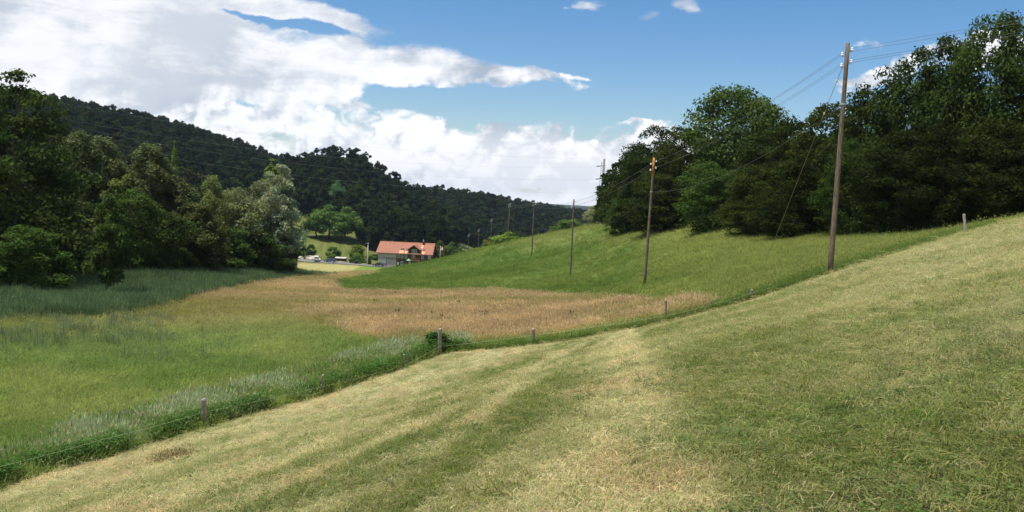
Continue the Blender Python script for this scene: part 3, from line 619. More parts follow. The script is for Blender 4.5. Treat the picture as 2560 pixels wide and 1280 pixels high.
ttype('willow_silver', 112, 15, 8, P_OV, 190, 25000, .165, G_WIL, .0, .105, .8, tr=.25, irr=.35, nl=18, tvar=.3)
ttype('willow_grey', 113, 12, 8, P_OV, 150, 19000, .165, (.21, .22, .11), .0, .15, .9, tr=.2, irr=.3)
ttype('poplar', 114, 15, 2.2, P_COL, 60, 6000, .2, (.15, .20, .04), .03, .3, 1.8, tr=.15, irr=.15, nl=6, inner=.1)
ttype('orchard', 115, 9, 9, P_DOME, 60, 7000, .30, (.080, .130, .026), .22, .16, .75, tr=.28, irr=.3, nl=12)
ttype('shrub', 116, 4, 5, P_DOME, 34, 4500, .20, (.075, .115, .028), .0, .2, .7, tr=.07, irr=.3, nl=6)
ttype('conifer', 117, 15, 6, P_CONE, 80, 6000, .32, (.030, .048, .018), .04, .13, .45, tr=.2, irr=.2, nl=4, up=-.1, top=.97)
ttype('pine', 118, 16, 6, P_OV, 22, 3200, .34, (.050, .060, .026), .42, .18, .5, tr=.2, irr=.4, nl=12)
ttype('slim', 122, 18, 7, P_DOME, 36, 3000, .26, (.10, .16, .06), .55, .16, .8, tr=.16, irr=.25, nl=8)
ttype('forest_a', 119, 17, 10, P_DOME, 46, 4600, .50, (.030, .046, .014), .05, .17, .75, tr=.25, irr=.3)  # leaf colours of the three hillside types lowered to imitate cloud shadow
ttype('forest_b', 120, 18, 10, P_OV, 46, 4600, .50, (.036, .050, .015), .05, .17, .8, tr=.25, irr=.3)
ttype('forest_c', 121, 15, 10, P_DOME, 42, 4600, .50, (.040, .064, .018), .05, .18, .7, tr=.25, irr=.3)
NAMES = dict(beech_a='beech_tree', beech_b='beech_tree', beech_c='beech_tree', ash_a='ash_tree', ash_b='ash_tree', alder_a='alder_tree', alder_b='alder_tree', birch_a='birch_tree', birch_b='birch_tree',
             broad_a='broadleaf_tree', broad_b='broadleaf_tree', willow_silver='willow_tree', willow_grey='willow_tree', poplar='poplar_tree', orchard='orchard_tree', shrub='shrub', slim='ash_tree', conifer='conifer_tree', pine='pine_tree',
             forest_a='forest_tree', forest_b='forest_tree', forest_c='forest_tree')
NAMES.update(NAMES_X); TINT = {}
def tinted(me, key, tint):
    if tint is None: return me
    k = (key, tint)
    if k not in TINT:
        m = mat_leaf('foliage_'+key, 'GEOMETRY', tint=tint, trans=.34, rnd=.08, rough=.8, spec=.04); c = me.copy(); c.materials[0] = m; TINT[k] = c
    return TINT[k]
def tree(key, u, d, vtop=None, wpx=None, label='', group=None, rz=None, tint=None, vbase=None, cat='tree', H=None, Wm=None, lean=0):
    """stands on the ground in direction u at depth d; height from where its top shows"""
    q = unp(u, 600, d); x, y = q[0], q[1]
    for _ in range(3):       # keep the column u for a foot on the ground
        z = hgt(x, y); uu, vv, dd = proj(np.array([[x, y, z]])); x += (u-uu[0])/FPX*d
    z = hgt(x, y)
    cme, tme, h0, w0 = TT[key]
    if H is None: H = (float(proj(np.array([[x, y, z]]))[1][0])-vtop)/FPX*d
    if Wm is None: Wm = wpx/FPX*d if wpx else w0*H/h0
    rz = random.Random(int(u*7+d)).uniform(0, 6.28) if rz is None else rz
    o = empty(NAMES[key], (x, y, z-.05), label, cat, group, rz)
    o.scale = (Wm/w0, Wm/w0, H/h0)
    t = link('trunk', tme, o); c = link('crown', tinted(cme, key, tint), o)
    return o
exec_trees = True
# right wood, front row
for a in [
 ('beech_a', 1590, 150, 352, 160, 'leftmost beech at the tip of the right wood beside the grey mast'),
 ('beech_c', 1628, 142, 318, 170, 'dark beech with a sloping top, second from the left tip of the right wood'),
 ('beech_b', 1700, 134, 300, 170, 'beech standing just left of the round topped ash, behind the second pole'),
 ('ash_dome', 1828, 128, 222, 250, 'tall round topped ash tree rising above the middle of the right wood'),
 ('beech_c', 1900, 118, 330, 170, 'dark beech under the right flank of the round topped ash'),
 ('beech_a', 1975, 110, 288, 170, 'pointed dark beech left of the stay wire, lower than the trees to its right'),
 ('beech_b', 2060, 103, 236, 190, 'olive beech directly left of the tallest telephone pole'),
 ('beech_a', 2150, 97, 205, 200, 'olive beech directly right of the tallest telephone pole'),
 ('ash_b', 2262, 92, 128, 220, 'ash with a ragged light crown below the white wedge cloud'),
 ('beech_c', 2345, 88, 100, 210, 'dense beech between two ragged ashes near the right edge'),
 ('ash_a', 2462, 84, 42, 250, 'highest tree of the right wood with an airy pale top'),
 ('ash_b', 2562, 82, 62, 240, 'ragged ash cut by the right edge of the picture'),
 ('beech_a', 2690, 78, 30, 300, 'beech beyond the right edge with boughs reaching into view')]:
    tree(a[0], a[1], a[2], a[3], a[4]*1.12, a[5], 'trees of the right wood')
for a in [
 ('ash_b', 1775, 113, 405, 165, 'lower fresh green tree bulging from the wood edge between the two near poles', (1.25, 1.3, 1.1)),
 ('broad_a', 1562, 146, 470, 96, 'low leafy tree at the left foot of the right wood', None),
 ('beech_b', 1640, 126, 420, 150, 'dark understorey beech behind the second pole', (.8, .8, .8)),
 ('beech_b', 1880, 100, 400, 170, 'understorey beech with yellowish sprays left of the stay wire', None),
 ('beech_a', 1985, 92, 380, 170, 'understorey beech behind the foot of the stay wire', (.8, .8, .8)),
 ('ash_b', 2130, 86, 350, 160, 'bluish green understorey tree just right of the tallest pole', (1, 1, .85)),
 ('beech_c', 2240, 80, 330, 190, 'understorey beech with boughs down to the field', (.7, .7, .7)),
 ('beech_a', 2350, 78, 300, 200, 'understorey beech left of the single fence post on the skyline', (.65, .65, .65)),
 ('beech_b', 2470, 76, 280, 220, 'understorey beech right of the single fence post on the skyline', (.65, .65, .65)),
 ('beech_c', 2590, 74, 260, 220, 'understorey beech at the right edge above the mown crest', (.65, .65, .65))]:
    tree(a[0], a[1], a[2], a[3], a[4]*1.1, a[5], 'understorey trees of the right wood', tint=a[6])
# left wood
for a in [
 ('alder_a', 40, 82, 180, 290, 'huge dark green alder filling the left edge', None),
 ('alder_a', -130, 84, 120, 300, 'alder beyond the left edge whose boughs reach into view', None),
 ('broad_a', 70, 74, 560, 160, 'low dark bushy tree under the huge left alder', (.8, .9, .8)),
 ('alder_b', 268, 74, 480, 110, 'slim young alder standing alone in the reeds', None),
 ('birch_b', 185, 100, 330, 120, 'grey green birch emerging from behind the huge alder', None),
 ('birch_a', 252, 102, 345, 140, 'tall birch with drooping twigs above the young alder', None),
 ('birch_a', 372, 106, 362, 145, 'birch with white bare boughs at its top left of the thin poplar', None),
 ('poplar', 432, 126, 350, 24, 'thin columnar poplar sticking up behind the birches', None),
 ('broad_a', 320, 94, 470, 130, 'dark leafy tree below and between the two tall birches', (.8, .85, .8)),
 ('broad_b', 180, 92, 480, 120, 'shaded tree behind the reeds right of the huge alder', (.75, .85, .8)),
 ('birch_b', 450, 108, 455, 130, 'rounded birch crown just below the thin poplar', None),
 ('broad_a', 400, 98, 520, 120, 'bright green low tree in the middle of the left wood edge', None),
 ('broad_b', 495, 104, 500, 120, 'brownish green tree right of the rounded birch', None),
 ('birch_a', 527, 116, 440, 75, 'narrow light birch spire between poplar and willows', (1.2, 1.2, 1)),
 ('willow_grey', 588, 120, 472, 125, 'round olive willow left of the silver willow', (.8, .85, .7)),
 ('willow_grey', 640, 128, 458, 100, 'grey leaved willow tucked behind the silver willow', None),
 ('poplar', 676, 142, 395, 75, 'yellow green poplar tip rising behind the silver willow', None),
 ('willow_silver', 688, 128, 408, 98, 'silvery white willow at the right end of the left wood', None),
 ('broad_a', 560, 114, 560, 120, 'dark bush under the round olive willow', (.8, .85, .8)),
 ('broad_a', 635, 121, 570, 120, 'dark bush under the grey leaved willow', (.75, .8, .75)),
 ('broad_b', 300, 100, 440, 110, 'rounded mid green tree filling the dip between the two tall birches', (1.2, 1.25, 1.1)),
 ('broad_a', 470, 112, 500, 110, 'mid green rounded tree left of the narrow light birch', (1.2, 1.25, 1.1)),
 ('broad_b', 215, 90, 540, 110, 'dull green low tree behind the slim young alder', (1, 1.05, 1)),
 ('broad_b', 722, 129, 575, 40, 'dark green bush hugging the right foot of the silver willow', (.8, .85, .8))]:
    tree(a[0], a[1], a[2], a[3], a[4]*(1.3 if a[0] != 'poplar' else 1.0), a[5], 'trees of the left wood', tint=(a[6] and tuple(q_*1.25 for q_ in a[6])))
# farm orchard, bushes by the road
for a in [
 ('orchard', 790, 398, 524, 62, 'small spreading fruit tree leftmost of three on the farm bank', 'fruit trees on the farm bank', 'tree', (.85,.85,.9)),
 ('orchard', 822, 397, 515, 80, 'tallest fruit tree in the middle of the farm bank', 'fruit trees on the farm bank', 'tree', None),
 ('orchard', 862, 396, 519, 74, 'rightmost fruit tree on the farm bank nearest the house', 'fruit trees on the farm bank', 'tree', None),
 ('shrub', 834, 362, 618, 34, 'round green bush on the bank above the blue car', 'bushes by the farm road', 'bush', None),
 ('shrub', 892, 360, 614, 42, 'tall yellow green bush left of the white lamp pole', 'bushes by the farm road', 'bush', (1.5, 1.3, .8)),
 ('shrub', 886, 354, 641, 26, 'low grey green bush in front of the tall yellow one', 'bushes by the farm road', 'bush', (.8, .9, 1)),
 ('conifer', 922, 356, 640, 16, 'small dark conical conifer beside the white lamp pole', 'bushes by the farm road', 'bush', None),
 ('shrub', 776, 362, 612, 24, 'dark bush on top of the boulder bank', 'bushes by the farm road', 'bush', (.6, .7, .6)),
 ('shrub', 748, 356, 606, 30, 'shaded bush between the silver willow and the boulder bank', 'bushes by the farm road', 'bush', (.6, .7, .6)),
 ('orchard', 1098, 372, 603, 40, 'garden tree right behind the house gable', 'trees behind the house', 'tree', (.8,.75,.8)),
 ('orchard', 1128, 372, 606, 40, 'garden tree right of the flag', 'trees behind the house', 'tree', (.9, .85, .9)),
 ('orchard', 1150, 384, 618, 34, 'lower garden tree furthest right of the flag', 'trees behind the house', 'tree', (.8, .75, .8)),
 ('shrub', 1092, 356, 628, 26, 'bush against the right gable of the house', 'trees behind the house', 'bush', (.8, .8, .7)),
 ('shrub', 938, 372, 636, 30, 'green bush at the left corner of the barn', 'trees behind the house', 'bush', (.7,.8,.7)),
 ('orchard', 1272, 262, 581, 76, 'bright yellow green tree top behind the hill crest', 'bright tree tops behind the hill crest', 'tree', (1.5, 1.4, 1)),
 ('orchard', 1226, 268, 594, 46, 'orange tinged tree top left of the bright green one', 'bright tree tops behind the hill crest', 'tree', (1.7, 1.15, 1)),
 ('broad_a', 1425, 268, 546, 92, 'mid green bushy tree behind the crest between the third pole and the mast', 'trees behind the hill crest', 'tree', (1.1, 1.2, 1)),
 ('broad_b', 1395, 300, 560, 60, 'small green tree behind the crest left of the third pole', 'trees behind the hill crest', 'tree', None),
 ('willow_grey', 1484, 224, 514, 52, 'sparse olive tree at the foot of the grey mast', 'trees behind the hill crest', 'tree', None)]:
    tree(a[0], a[1], a[2], a[3], a[4]*1.1, a[5], a[6], tint=tuple(q_*1.4 for q_ in (a[8] or (1, 1, 1))), cat=a[7])
# trees one can tell apart on the dark hillside
tree('slim', 843, 436, 452, 42, 'slender pale ash with a bare trunk above the fruit trees', tint=(1.1, 1.25, 1.3))
tree('pine', 893, 440, 474, 34, 'ragged brownish pine on the hillside above the house')
g = random.Random(5); lab = {'forest_a': 'dark dense broadleaf tree of the shaded hillside', 'forest_b': 'upright olive broadleaf tree of the shaded hillside', 'forest_c': 'greener rounded tree of the shaded hillside', 'conifer': 'dark spruce of the shaded hillside'}
for i in range(70):
    f = i/69; u = 735+f*640+g.uniform(-8, 8); d = float(np.interp(u, LOU, LOD))+3+(i % 3)*10+g.uniform(-3, 3)
    key = g.choice(['forest_a', 'forest_b', 'forest_c', 'forest_a', 'forest_b', 'conifer'])
    tree(key, u, d, label=lab[key]+[' above the fruit trees', ' above the bank left of the house', ' behind the barn end of the house', ' behind the dwelling end of the house', ' right of the flag', ' left of the fourth pole', ' between the fourth pole and the third'][min(6, max(0, int(np.searchsorted([860, 940, 1000, 1090, 1200, 1320], u))))], group='trees along the foot of the far hillside', H=g.uniform(15, 21), Wm=g.uniform(8, 12) if key != 'conifer' else 6.5)
# the wooded hill as one mass
def forest_src(key, mat):
    cme, tme, H, W_ = TT[key]; nv = len(cme.vertices); V = np.empty(nv*3); cme.vertices.foreach_get('co', V); V = V.reshape(-1, 3)
    C = np.empty(nv*4); cme.color_attributes['col'].data.foreach_get('color', C); C = C.reshape(-1, 4)[:, :3]
    C = C/np.array(C.mean(0)); me = mesh_np(key+'_far', V, np.arange(nv).reshape(-1, 4), mat)
    at = me.color_attributes.new('bcol', 'FLOAT_COLOR', 'POINT'); at.data.foreach_set('color', np.c_[C, np.ones(nv)].astype(np.float32).ravel())
    return bpy.data.objects.new(key+'_far', me)
MFOR = mat_leaf('forest_foliage', 'INSTANCER', trans=.3, rough=.9, spec=.0)
def grid_pts(a0, a1, r0_, r1_, step):
    out = []; r = r0_; k = 0
    while r < r1_:
        n_ = max(2, int(R_(a1-a0)*r/step)); th = np.radians(np.linspace(a0, a1, n_))+(k % 2)*.5*step/r
        out.append(np.c_[r*np.sin(th), r*np.cos(th)]); r += step*.9; k += 1
    P = np.concatenate(out); return P+rng.normal(0, step*.22, P.shape)
P = grid_pts(-34, 9, 230, 1500, 8.6); x, y = P.T; z = height(x, y); u, v, d = proj(np.c_[x, y, z])
vt = proj(np.c_[x, y, z+20])[1]
lo = np.interp(u, LOU, LOD)+14
k = (d > lo) & (u < 1540) & (rng.random(len(x)) < .96)
k &= ~((d > 1000) & (v > 620))
ncol = fbm(x*.012, y*.012, 81); nc2 = rng.random(len(x))
cf_ = np.array([.030, .046, .016])[None]*(.5+1.0*ncol)[:, None]*rng.uniform(.55, 1.6, (len(x), 1)); cf_ = cf_*np.c_[1+.35*(nc2 > .8), np.ones(len(x)), 1+.1*(nc2 < .2)]  # cloud shadow over the hill is put into this darkened leaf colour
kk = k & (rng.random(len(x)) < .90)
scatter('hillside_forest', np.c_[x, y, z-.3][kk], rng.uniform(.75, 1.2, kk.sum()), cf_[kk], [forest_src(q, MFOR) for q in ('forest_a', 'forest_b', 'forest_c')], 'dark mixed forest covering the whole far hillside on the left', 'forest', .04, rng.uniform(.9, 1.03, kk.sum()))
kk = k & ~kk
scatter('hillside_spruces', np.c_[x, y, z-.3][kk], rng.uniform(.75, 1.2, kk.sum()), cf_[kk]*.8, [forest_src('conifer', MFOR)], 'scattered dark spruces poking out of the far hillside forest', 'forest', .03, rng.uniform(.9, 1.2, kk.sum()))
# depth of the right wood
P = grid_pts(6, 42, 92, 330, 7.0); x, y = P.T; z = height(x, y); u, v, d = proj(np.c_[x, y, z])
edge = np.interp(u, [1500, 1560, 1700, 1900, 2100, 2300, 2560, 3200], [175, 166, 150, 134, 120, 110, 104, 95])
k = (d > edge) & (u > 1520)
hs = np.interp(d-edge, [0, 60, 200], [.70, .62, .55])*rng.uniform(.85, 1.1, len(x))
scatter('wood_interior', np.c_[x, y, z-.3][k], hs[k], (np.array([.030, .046, .013])[None]*rng.uniform(.7, 1.3, (len(x), 1)))[k], [forest_src(q, MFOR) for q in ('forest_a', 'forest_b')], 'dark trees deeper inside the right wood', 'forest', .04, hs[k])
# thicket inside the left wood
P = grid_pts(-40, -13, 95, 200, 6.0); x, y = P.T; z = height(x, y); u, v, d = proj(np.c_[x, y, z])
k = (d > np.interp(u, [-500, 0, 300, 700], [92, 98, 112, 124])) & (u < 700) & (d < 165)
hs = rng.uniform(.40, .55, len(x))
scatter('left_thicket', np.c_[x, y, z-.3][k], hs[k], (np.array([.030, .048, .014])[None]*rng.uniform(.7, 1.3, (len(x), 1)))[k], [forest_src(q, MFOR) for q in ('forest_a', 'forest_c')], 'dark thicket filling the inside of the left wood', 'forest', .04, hs[k])

# ------------------------------------------------------------------ materials of built things
WOOD = mat_plain('weathered_pole_wood', (.15, .115, .085), .85, .5, 5, .15, bump=.4, stretch=(6, 6, .5))
POSTW = mat_plain('grey_post_wood', (.33, .29, .27), .9, .45, 9, .1, bump=.6, stretch=(5, 5, .6))
ORW = mat_plain('orange_pole_top', (.42, .21, .06), .85, .25, 6, .1)
PORC = mat_plain('white_porcelain', (.85, .85, .86), .25, .05, 3, .5)
STEEL = mat_plain('galvanised_steel', (.42, .43, .44), .45, .2, 6, .5, .6)
DARKST = mat_plain('dark_steel', (.06, .06, .065), .5, .2, 6, .4, .3)
WIRE = mat_plain('wire', (.20, .20, .21), .5, .1, 3, .4, .5)
HVW = mat_plain('bright_conductor', (.36, .37, .38), .4, .1, 3, .5, .6)
CORD = mat_plain('fence_cord', (.66, .68, .42), .6, .1, 3, .3)
CONC = mat_plain('concrete', (.20, .205, .215), .85, .2, 3, .2)
ASPH = mat_plain('asphalt', (.19, .185, .175), .9, .25, 2, .1)
GRAV = mat_plain('gravel_track', (.30, .255, .18), .95, .3, 2, .05)
ROOF = mat_plain('clay_tiles', (.36, .165, .11), .85, .45, 1.1, .15, bump=.3, stretch=(3, 3, 3))
COPPER = mat_plain('fresh_tiles', (.72, .34, .19), .7, .1, 3, .2)
BROWN = mat_plain('brown_boards', (.135, .062, .035), .8, .35, 3, .15, stretch=(4, 4, .4))
GREYB = mat_plain('grey_boards', (.50, .46, .41), .9, .25, 3, .1, stretch=(5, 5, .3))
PALEB = mat_plain('pale_panel', (.68, .65, .58), .85, .15, 2, .1)
DOORB = mat_plain('barn_door_boards', (.46, .40, .375), .9, .2, 4, .1, stretch=(6, 6, .3))
BEAM = mat_plain('dark_beam', (.10, .09, .08), .9, .3, 4, .1)
WHITE = mat_plain('white_paint', (.80, .80, .78), .5, .05, 3, .4)
SHUT = mat_plain('dark_shutter', (.02, .035, .03), .6, .2, 4, .3)
GLASS = mat_plain('window_glass', (.03, .04, .05), .08, .2, 2, .8)
GREEN = mat_plain('green_fabric', (.16, .48, .20), .8, .1, 3, .2)
ROCK = mat_plain('limestone', (.46, .42, .33), .9, .35, 1.5, .1, bump=.5)
CARB = mat_plain('blue_car_paint', (.035, .065, .15), .25, .1, 2, .6)
CARD = mat_plain('black_car_paint', (.018, .018, .028), .2, .1, 2, .6)
CARW = mat_plain('white_car_paint', (.78, .79, .80), .3, .03, 2, .5)
TYRE = mat_plain('tyre_rubber', (.02, .02, .02), .9, .1, 4, .1)
RED = mat_plain('red_light', (.55, .02, .02), .3, .1, 3, .5)
FLAGR = mat_plain('flag_red', (.62, .03, .04), .8, .1, 2, .1)

def P2(u, v, d): return Vector(unp(u, v, d).tolist())
def on_ground(u, d):
    q = unp(u, 600, d); x, y = q[0], q[1]
    for _ in range(3):
        z = float(grounded(np.array([x]), np.array([y]))[0]); uu, vv, dd = proj(np.array([[x, y, z]])); x += (u-uu[0])/FPX*d
    return Vector((x, y, float(grounded(np.array([x]), np.array([y]))[0])))
# ------------------------------------------------------------------ telephone line
POLES = [  # top u, v, foot u, foot v or None, depth, radius, label
 (2120, 108, 2075, 682, 39, .118, 'tallest and nearest telephone pole, beside the fence at the edge of the mown slope'),
 (1635, 395, 1611, 715, 72, .12, 'second telephone pole with an orange top and four white insulators'),
 (1435, 498, 1425, 700, 114, .12, 'third telephone pole, standing on the green hill left of the grey mast'),
 (1336, 500, 1329, 641, 163, .12, 'fourth telephone pole on the flank of the green hill'),
 (1275, 507, 1268, None, 214, .12, 'fifth telephone pole rising from the bright tree tops on the crest'),
 (1229, 546, 1226, None, 262, .12, 'sixth telephone pole behind the orange tinged tree'),
 (1197, 572, 1195, None, 306, .12, 'seventh telephone pole, grey, against the dark hillside'),
 (1172, 585, 1170, None, 340, .12, 'eighth telephone pole, pale, low behind the hill crest'),
 (1154, 610, 1153, None, 372, .11, 'smallest and farthest telephone pole right of the flag')]
INS = {}; LOW = []
INSD = [(-.20, .46), (-.20, .93), (.20, .24), (.20, .75)]
def insulator(parent, p, side):
    o = link('insulator', None) if False else None
    m = MB(); m.tube([(0, 0, .07), (0, 0, .045), (0, 0, .02), (0, 0, -.005), (0, 0, -.03), (0, 0, -.075)], [.03, .055, .055, .04, .065, .07], 10)
    o = m.build('insulator', PORC, parent, True); o.location = p
    b = MB(); b.tube([(0, 0, -.05), (0, 0, -.12), (-side*.07, 0, -.13), (-side*.13, 0, -.02)], .010, 6); b.build('bracket', DARKST, o)
def pole(top, foot, rad, label, ins_scale=1, orange=False, wood=WOOD):
    root = empty('telephone_pole', foot, label, 'pole', 'telephone poles')
    L_ = top-foot; m = MB(); k = 10; pts = [L_*(i/k) for i in range(k+1)]; pts[0] = -L_.normalized()*.5
    m.tube(pts, [rad*(1-.28*i/k) for i in range(k+1)], 12); m.build('post', wood, root, True)
    if orange:
        m = MB(); m.tube([L_*.86, L_*1.002], [rad*.78, rad*.735], 12); m.build('pole_top', ORW, root, True)
    out = []
    for s, dz in INSD:
        c = L_-L_.normalized()*dz; q = c+Vector((s, 0, 0)); insulator(root, q, 1 if s > 0 else -1); out.append(foot+q)
        a = MB(); a.tube([c+Vector((-math.copysign(.0, s), 0, -.05)), q+Vector((-math.copysign(.12, s), 0, -.05))], .012, 6); a.build('pin', STEEL, root)
    h = MB(); c = L_*.735; h.tube([c-L_.normalized()*.04, c+L_.normalized()*.04], rad*.92, 12); h.build('clamp', STEEL, root)
    return root, out, foot+c
ends = []
q0 = Vector((45, 32, hgt(45, 32)))
ends.append(pole(q0+Vector((.4, 0, 8.0)), q0, .125, 'telephone pole up the slope beyond the right edge of the picture'))
for i, (tu, tv, fu, fv, d, rad, lb) in enumerate(POLES):
    top = P2(tu, tv, d); foot = on_ground(fu, d)
    ends.append(pole(top, foot, rad, lb, orange=(i == 1)))
def sagline(pts, sag, n=14):
    out = []
    for i in range(len(pts)-1):
        a, b = pts[i], pts[i+1]; s = sag[i] if hasattr(sag, '__len__') else sag
        for j in range(n+(1 if i == len(pts)-2 else 0)):
            f = j/n; out.append(a.lerp(b, f)-Vector((0, 0, 4*s*f*(1-f))))
    return out
wl = ['upper left', 'lower left', 'upper right', 'lower right']
for k in range(4):
    m = MB(); m.tube(sagline([e[1][k]+Vector((0, 0, .04)) for e in ends], [.5]+[.45]*9), .006, 5, False)
    tag(m.build('telephone_wire', WIRE), 'thin telephone wire running from the %s insulators of the poles' % wl[k], 'wire', 'telephone wires')
m = MB(); m.tube(sagline([e[2] for e in ends[1:7]], [1.0, 1.6, 2.0, 2.0, 2.0]), .007, 5, False)
tag(m.build('telephone_cable', WIRE), 'sagging lower cable clamped to the poles below the insulators', 'cable')
# stay wire
st = empty('stay_wire', on_ground(1905, 60), 'pale stay wire slanting from the tallest pole down to the field', 'stay wire')
a = P2(2106, 168, 39)-st.location; bq = Vector((0, 0, -.1))
m = MB(); m.tube([a, bq], .011, 6, False); m.build('wire', HVW, st)
for f in (.045, .16):
    m = MB(); c = a.lerp(bq, f); dr = (bq-a).normalized(); m.tube([c-dr*.12, c-dr*.05, c, c+dr*.05, c+dr*.12], [.012, .04, .03, .04, .012], 8); m.build('strain_insulator', PORC, st, True)
m = MB(); m.tube([(0, 0, -.3), (0, 0, .25)], .02, 6); m.build('anchor_rod', STEEL, st)
# high voltage mast
mf = on_ground(1498, 196); mt = P2(1511, 397, 196)
root = empty('power_mast', mf, 'grey tubular power mast with three side arms at the tip of the right wood', 'mast')
L_ = mt-mf; m = MB(); m.tube([-L_.normalized()*.5, L_*.5, L_], [.36, .29, .24], 14); m.build('shaft', CONC, root, True)
for v in (415, 447, 481):
    f = (567-v)/170; c = L_*f; m = MB(); m.tube([c+Vector((.3, 0, .12)), c+Vector((-.5, 0, 0)), c+Vector((-1.45, 0, -.1))], [.10, .07, .05], 8); m.build('side_arm', DARKST, root)
    m = MB(); m.tube([c+Vector((-.75, 0, -.06)), c+Vector((-1.6, 0, -.12))], [.10, .09], 8); m.build('insulator', DARKST, root)
m = MB(); m.tube([L_*.04+Vector((-.55, -.1, 0)), L_*.5+Vector((-.6, -.1, 0)), L_*.96+Vector((-.55, -.1, 0))], .06, 6); m.build('cable_duct', STEEL, root)
m = MB(); m.tube([Vector((.45, -.2, -.2)), Vector((.7, -.2, 2.6))], .10, 6); m.build('strut', WHITE, root)
HV = [[(1510, 397), (1250, 392), (875, 362), (600, 330), (300, 280), (145, 258)], [(1488, 417), (1280, 421), (930, 400), (700, 380), (450, 345), (162, 299)],
      [(1487, 449), (1280, 449), (850, 421), (450, 367), (170, 315)], [(1484, 482), (1280, 480), (850, 452), (500, 405), (205, 355)]]
for k, w in enumerate(HV):
    a = np.array(w, float); co = np.polyfit(a[:, 0], a[:, 1], 2); us = np.linspace(a[0, 0], -450, 40); vs = np.polyval(co, us)+(a[0, 1]-np.polyval(co, a[0, 0]))*np.clip((us-1300)/210, 0, 1)
    m = MB(); m.tube([P2(uu, vv, 196) for uu, vv in zip(us, vs)], .008, 5, False)
    tag(m.build('power_wire', HVW), ['topmost', 'second from top', 'third from top', 'lowest'][k]+' of the power wires spanning the valley to the grey mast', 'wire', 'power wires across the valley')
# ------------------------------------------------------------------ fence
FP = [(509, 997, 514, 12, 'thick grey split fence post, nearest on the left fence line'), (807, 937, 809, 6, 'thin fence post half sunk in weeds, second along the left fence'),
      (1010, 886, 1011, 5, 'short thin fence post just before the leafy corner clump'), (1100, 821, 1099, 9, 'stout corner fence post sticking out of the dark leafy clump'),
      (1333, 822, 1333, 7, 'dark fence post in front of the tan grass right of the corner'), (1664, 750, 1664, 6, 'tall thin fence post at the right end of the tan grass'),
      (1780, 752, 1780, 3, 'very thin fence stake right of the tan grass'), (1880, 724, 1878, 7, 'short grey fence stump near the foot of the stay wire'),
      (2410, 535, 2413, 7, 'fence post standing on the skyline before the dark wood')]
for i, (u, v, fu, w, lb) in enumerate(FP):
    d = float(np.interp(fu, FU, FD)); foot = on_ground(fu, d); top = P2(u, v, d); L_ = top-foot; r = w/FPX*d*.5
    root = empty('fence_post', foot, lb, 'fence post', 'fence posts'); g = random.Random(i)
    m = MB(); pts = [L_*f for f in (-.25, 0, .25, .5, .75, .97, 1)]; m.tube([p+Vector((g.uniform(-.1, .1)*r, g.uniform(-.1, .1)*r, 0)) for p in pts], [r*g.uniform(.92, 1.08) for _ in pts[:-1]]+[r*.75], 7)
    m.build('stake', POSTW, root)
    m = MB(); c = L_*.55; m.tube([c+Vector((0, -r*.9, 0)), c+Vector((0, -r-.05, 0))], .012, 6); m.build('cord_holder', DARKST, root)
CP = [(-150, 1203), (270, 1095), (510, 1030), (808, 966), (1010, 914), (1099, 866), (1333, 838), (1664, 790), (1780, 760), (1880, 733), (2083, 667), (2240, 627), (2410, 579), (2560, 541), (2750, 490)]
m = MB(); m.tube(sagline([P2(u, v, float(np.interp(u, FU, FD))-.02) for u, v in CP], .03, 4), [.0026]*(4*(len(CP)-1)+1), 5, False)
tag(m.build('electric_cord', CORD), 'pale yellow electric fence cord strung from post to post', 'fence cord')
tree('shrub', 1092, 45.2, 832, 100, 'dark green leafy clump round the stout corner fence post', tint=(.55, .75, .5), cat='bush', group='leafy clumps by the fence')
tree('shrub', 1062, 44.4, 858, 40, 'smaller leafy clump left of the corner fence post', tint=(.7, .95, .6), cat='bush', group='leafy clumps by the fence')
tree('shrub', 1128, 46.2, 856, 34, 'pale leafy tuft right of the corner fence post', tint=(.9, 1.1, .6), cat='bush', group='leafy clumps by the fence')

# ------------------------------------------------------------------ road
def strip(name, pts, w, mat, z=.06, **k):
    V = []; F_ = []
    for i, p in enumerate(pts):
        t_ = (pts[min(i+1, len(pts)-1)]-pts[max(i-1, 0)]); t_.z = 0; t_.normalize(); nrm = Vector((-t_.y, t_.x, 0)); zc = hgt(p.x, p.y)
        for s in (-1, -.5, 0, .5, 1):
            q = p+nrm*s*w*.5; V.append((q.x, q.y, max(hgt(q.x, q.y), zc-.1)+z))
    for i in range(len(pts)-1):
        for j in range(4): F_.append((i*5+j, i*5+j+1, i*5+j+6, i*5+j+5))
    me = bpy.data.meshes.new(name); me.from_pydata(V, [], F_); me.materials.append(mat); return tag(link(name, me), **k)
def gline(uds, n=8):
    P_ = [on_ground(u, d) for u, d in uds]; out = []
    for i in range(len(P_)-1):
        for j in range(n): out.append(P_[i].lerp(P_[i+1], j/n))
    return out+[P_[-1]]
strip('road', gline([(640, 349), (760, 349.5), (870, 350), (960, 350.5), (1100, 352)], 12), 5.6, ASPH, .18, kind='structure')
strip('farm_track', gline([(845, 354), (880, 358), (905, 366), (930, 376)], 6), 2.6, GRAV, .14, kind='structure')
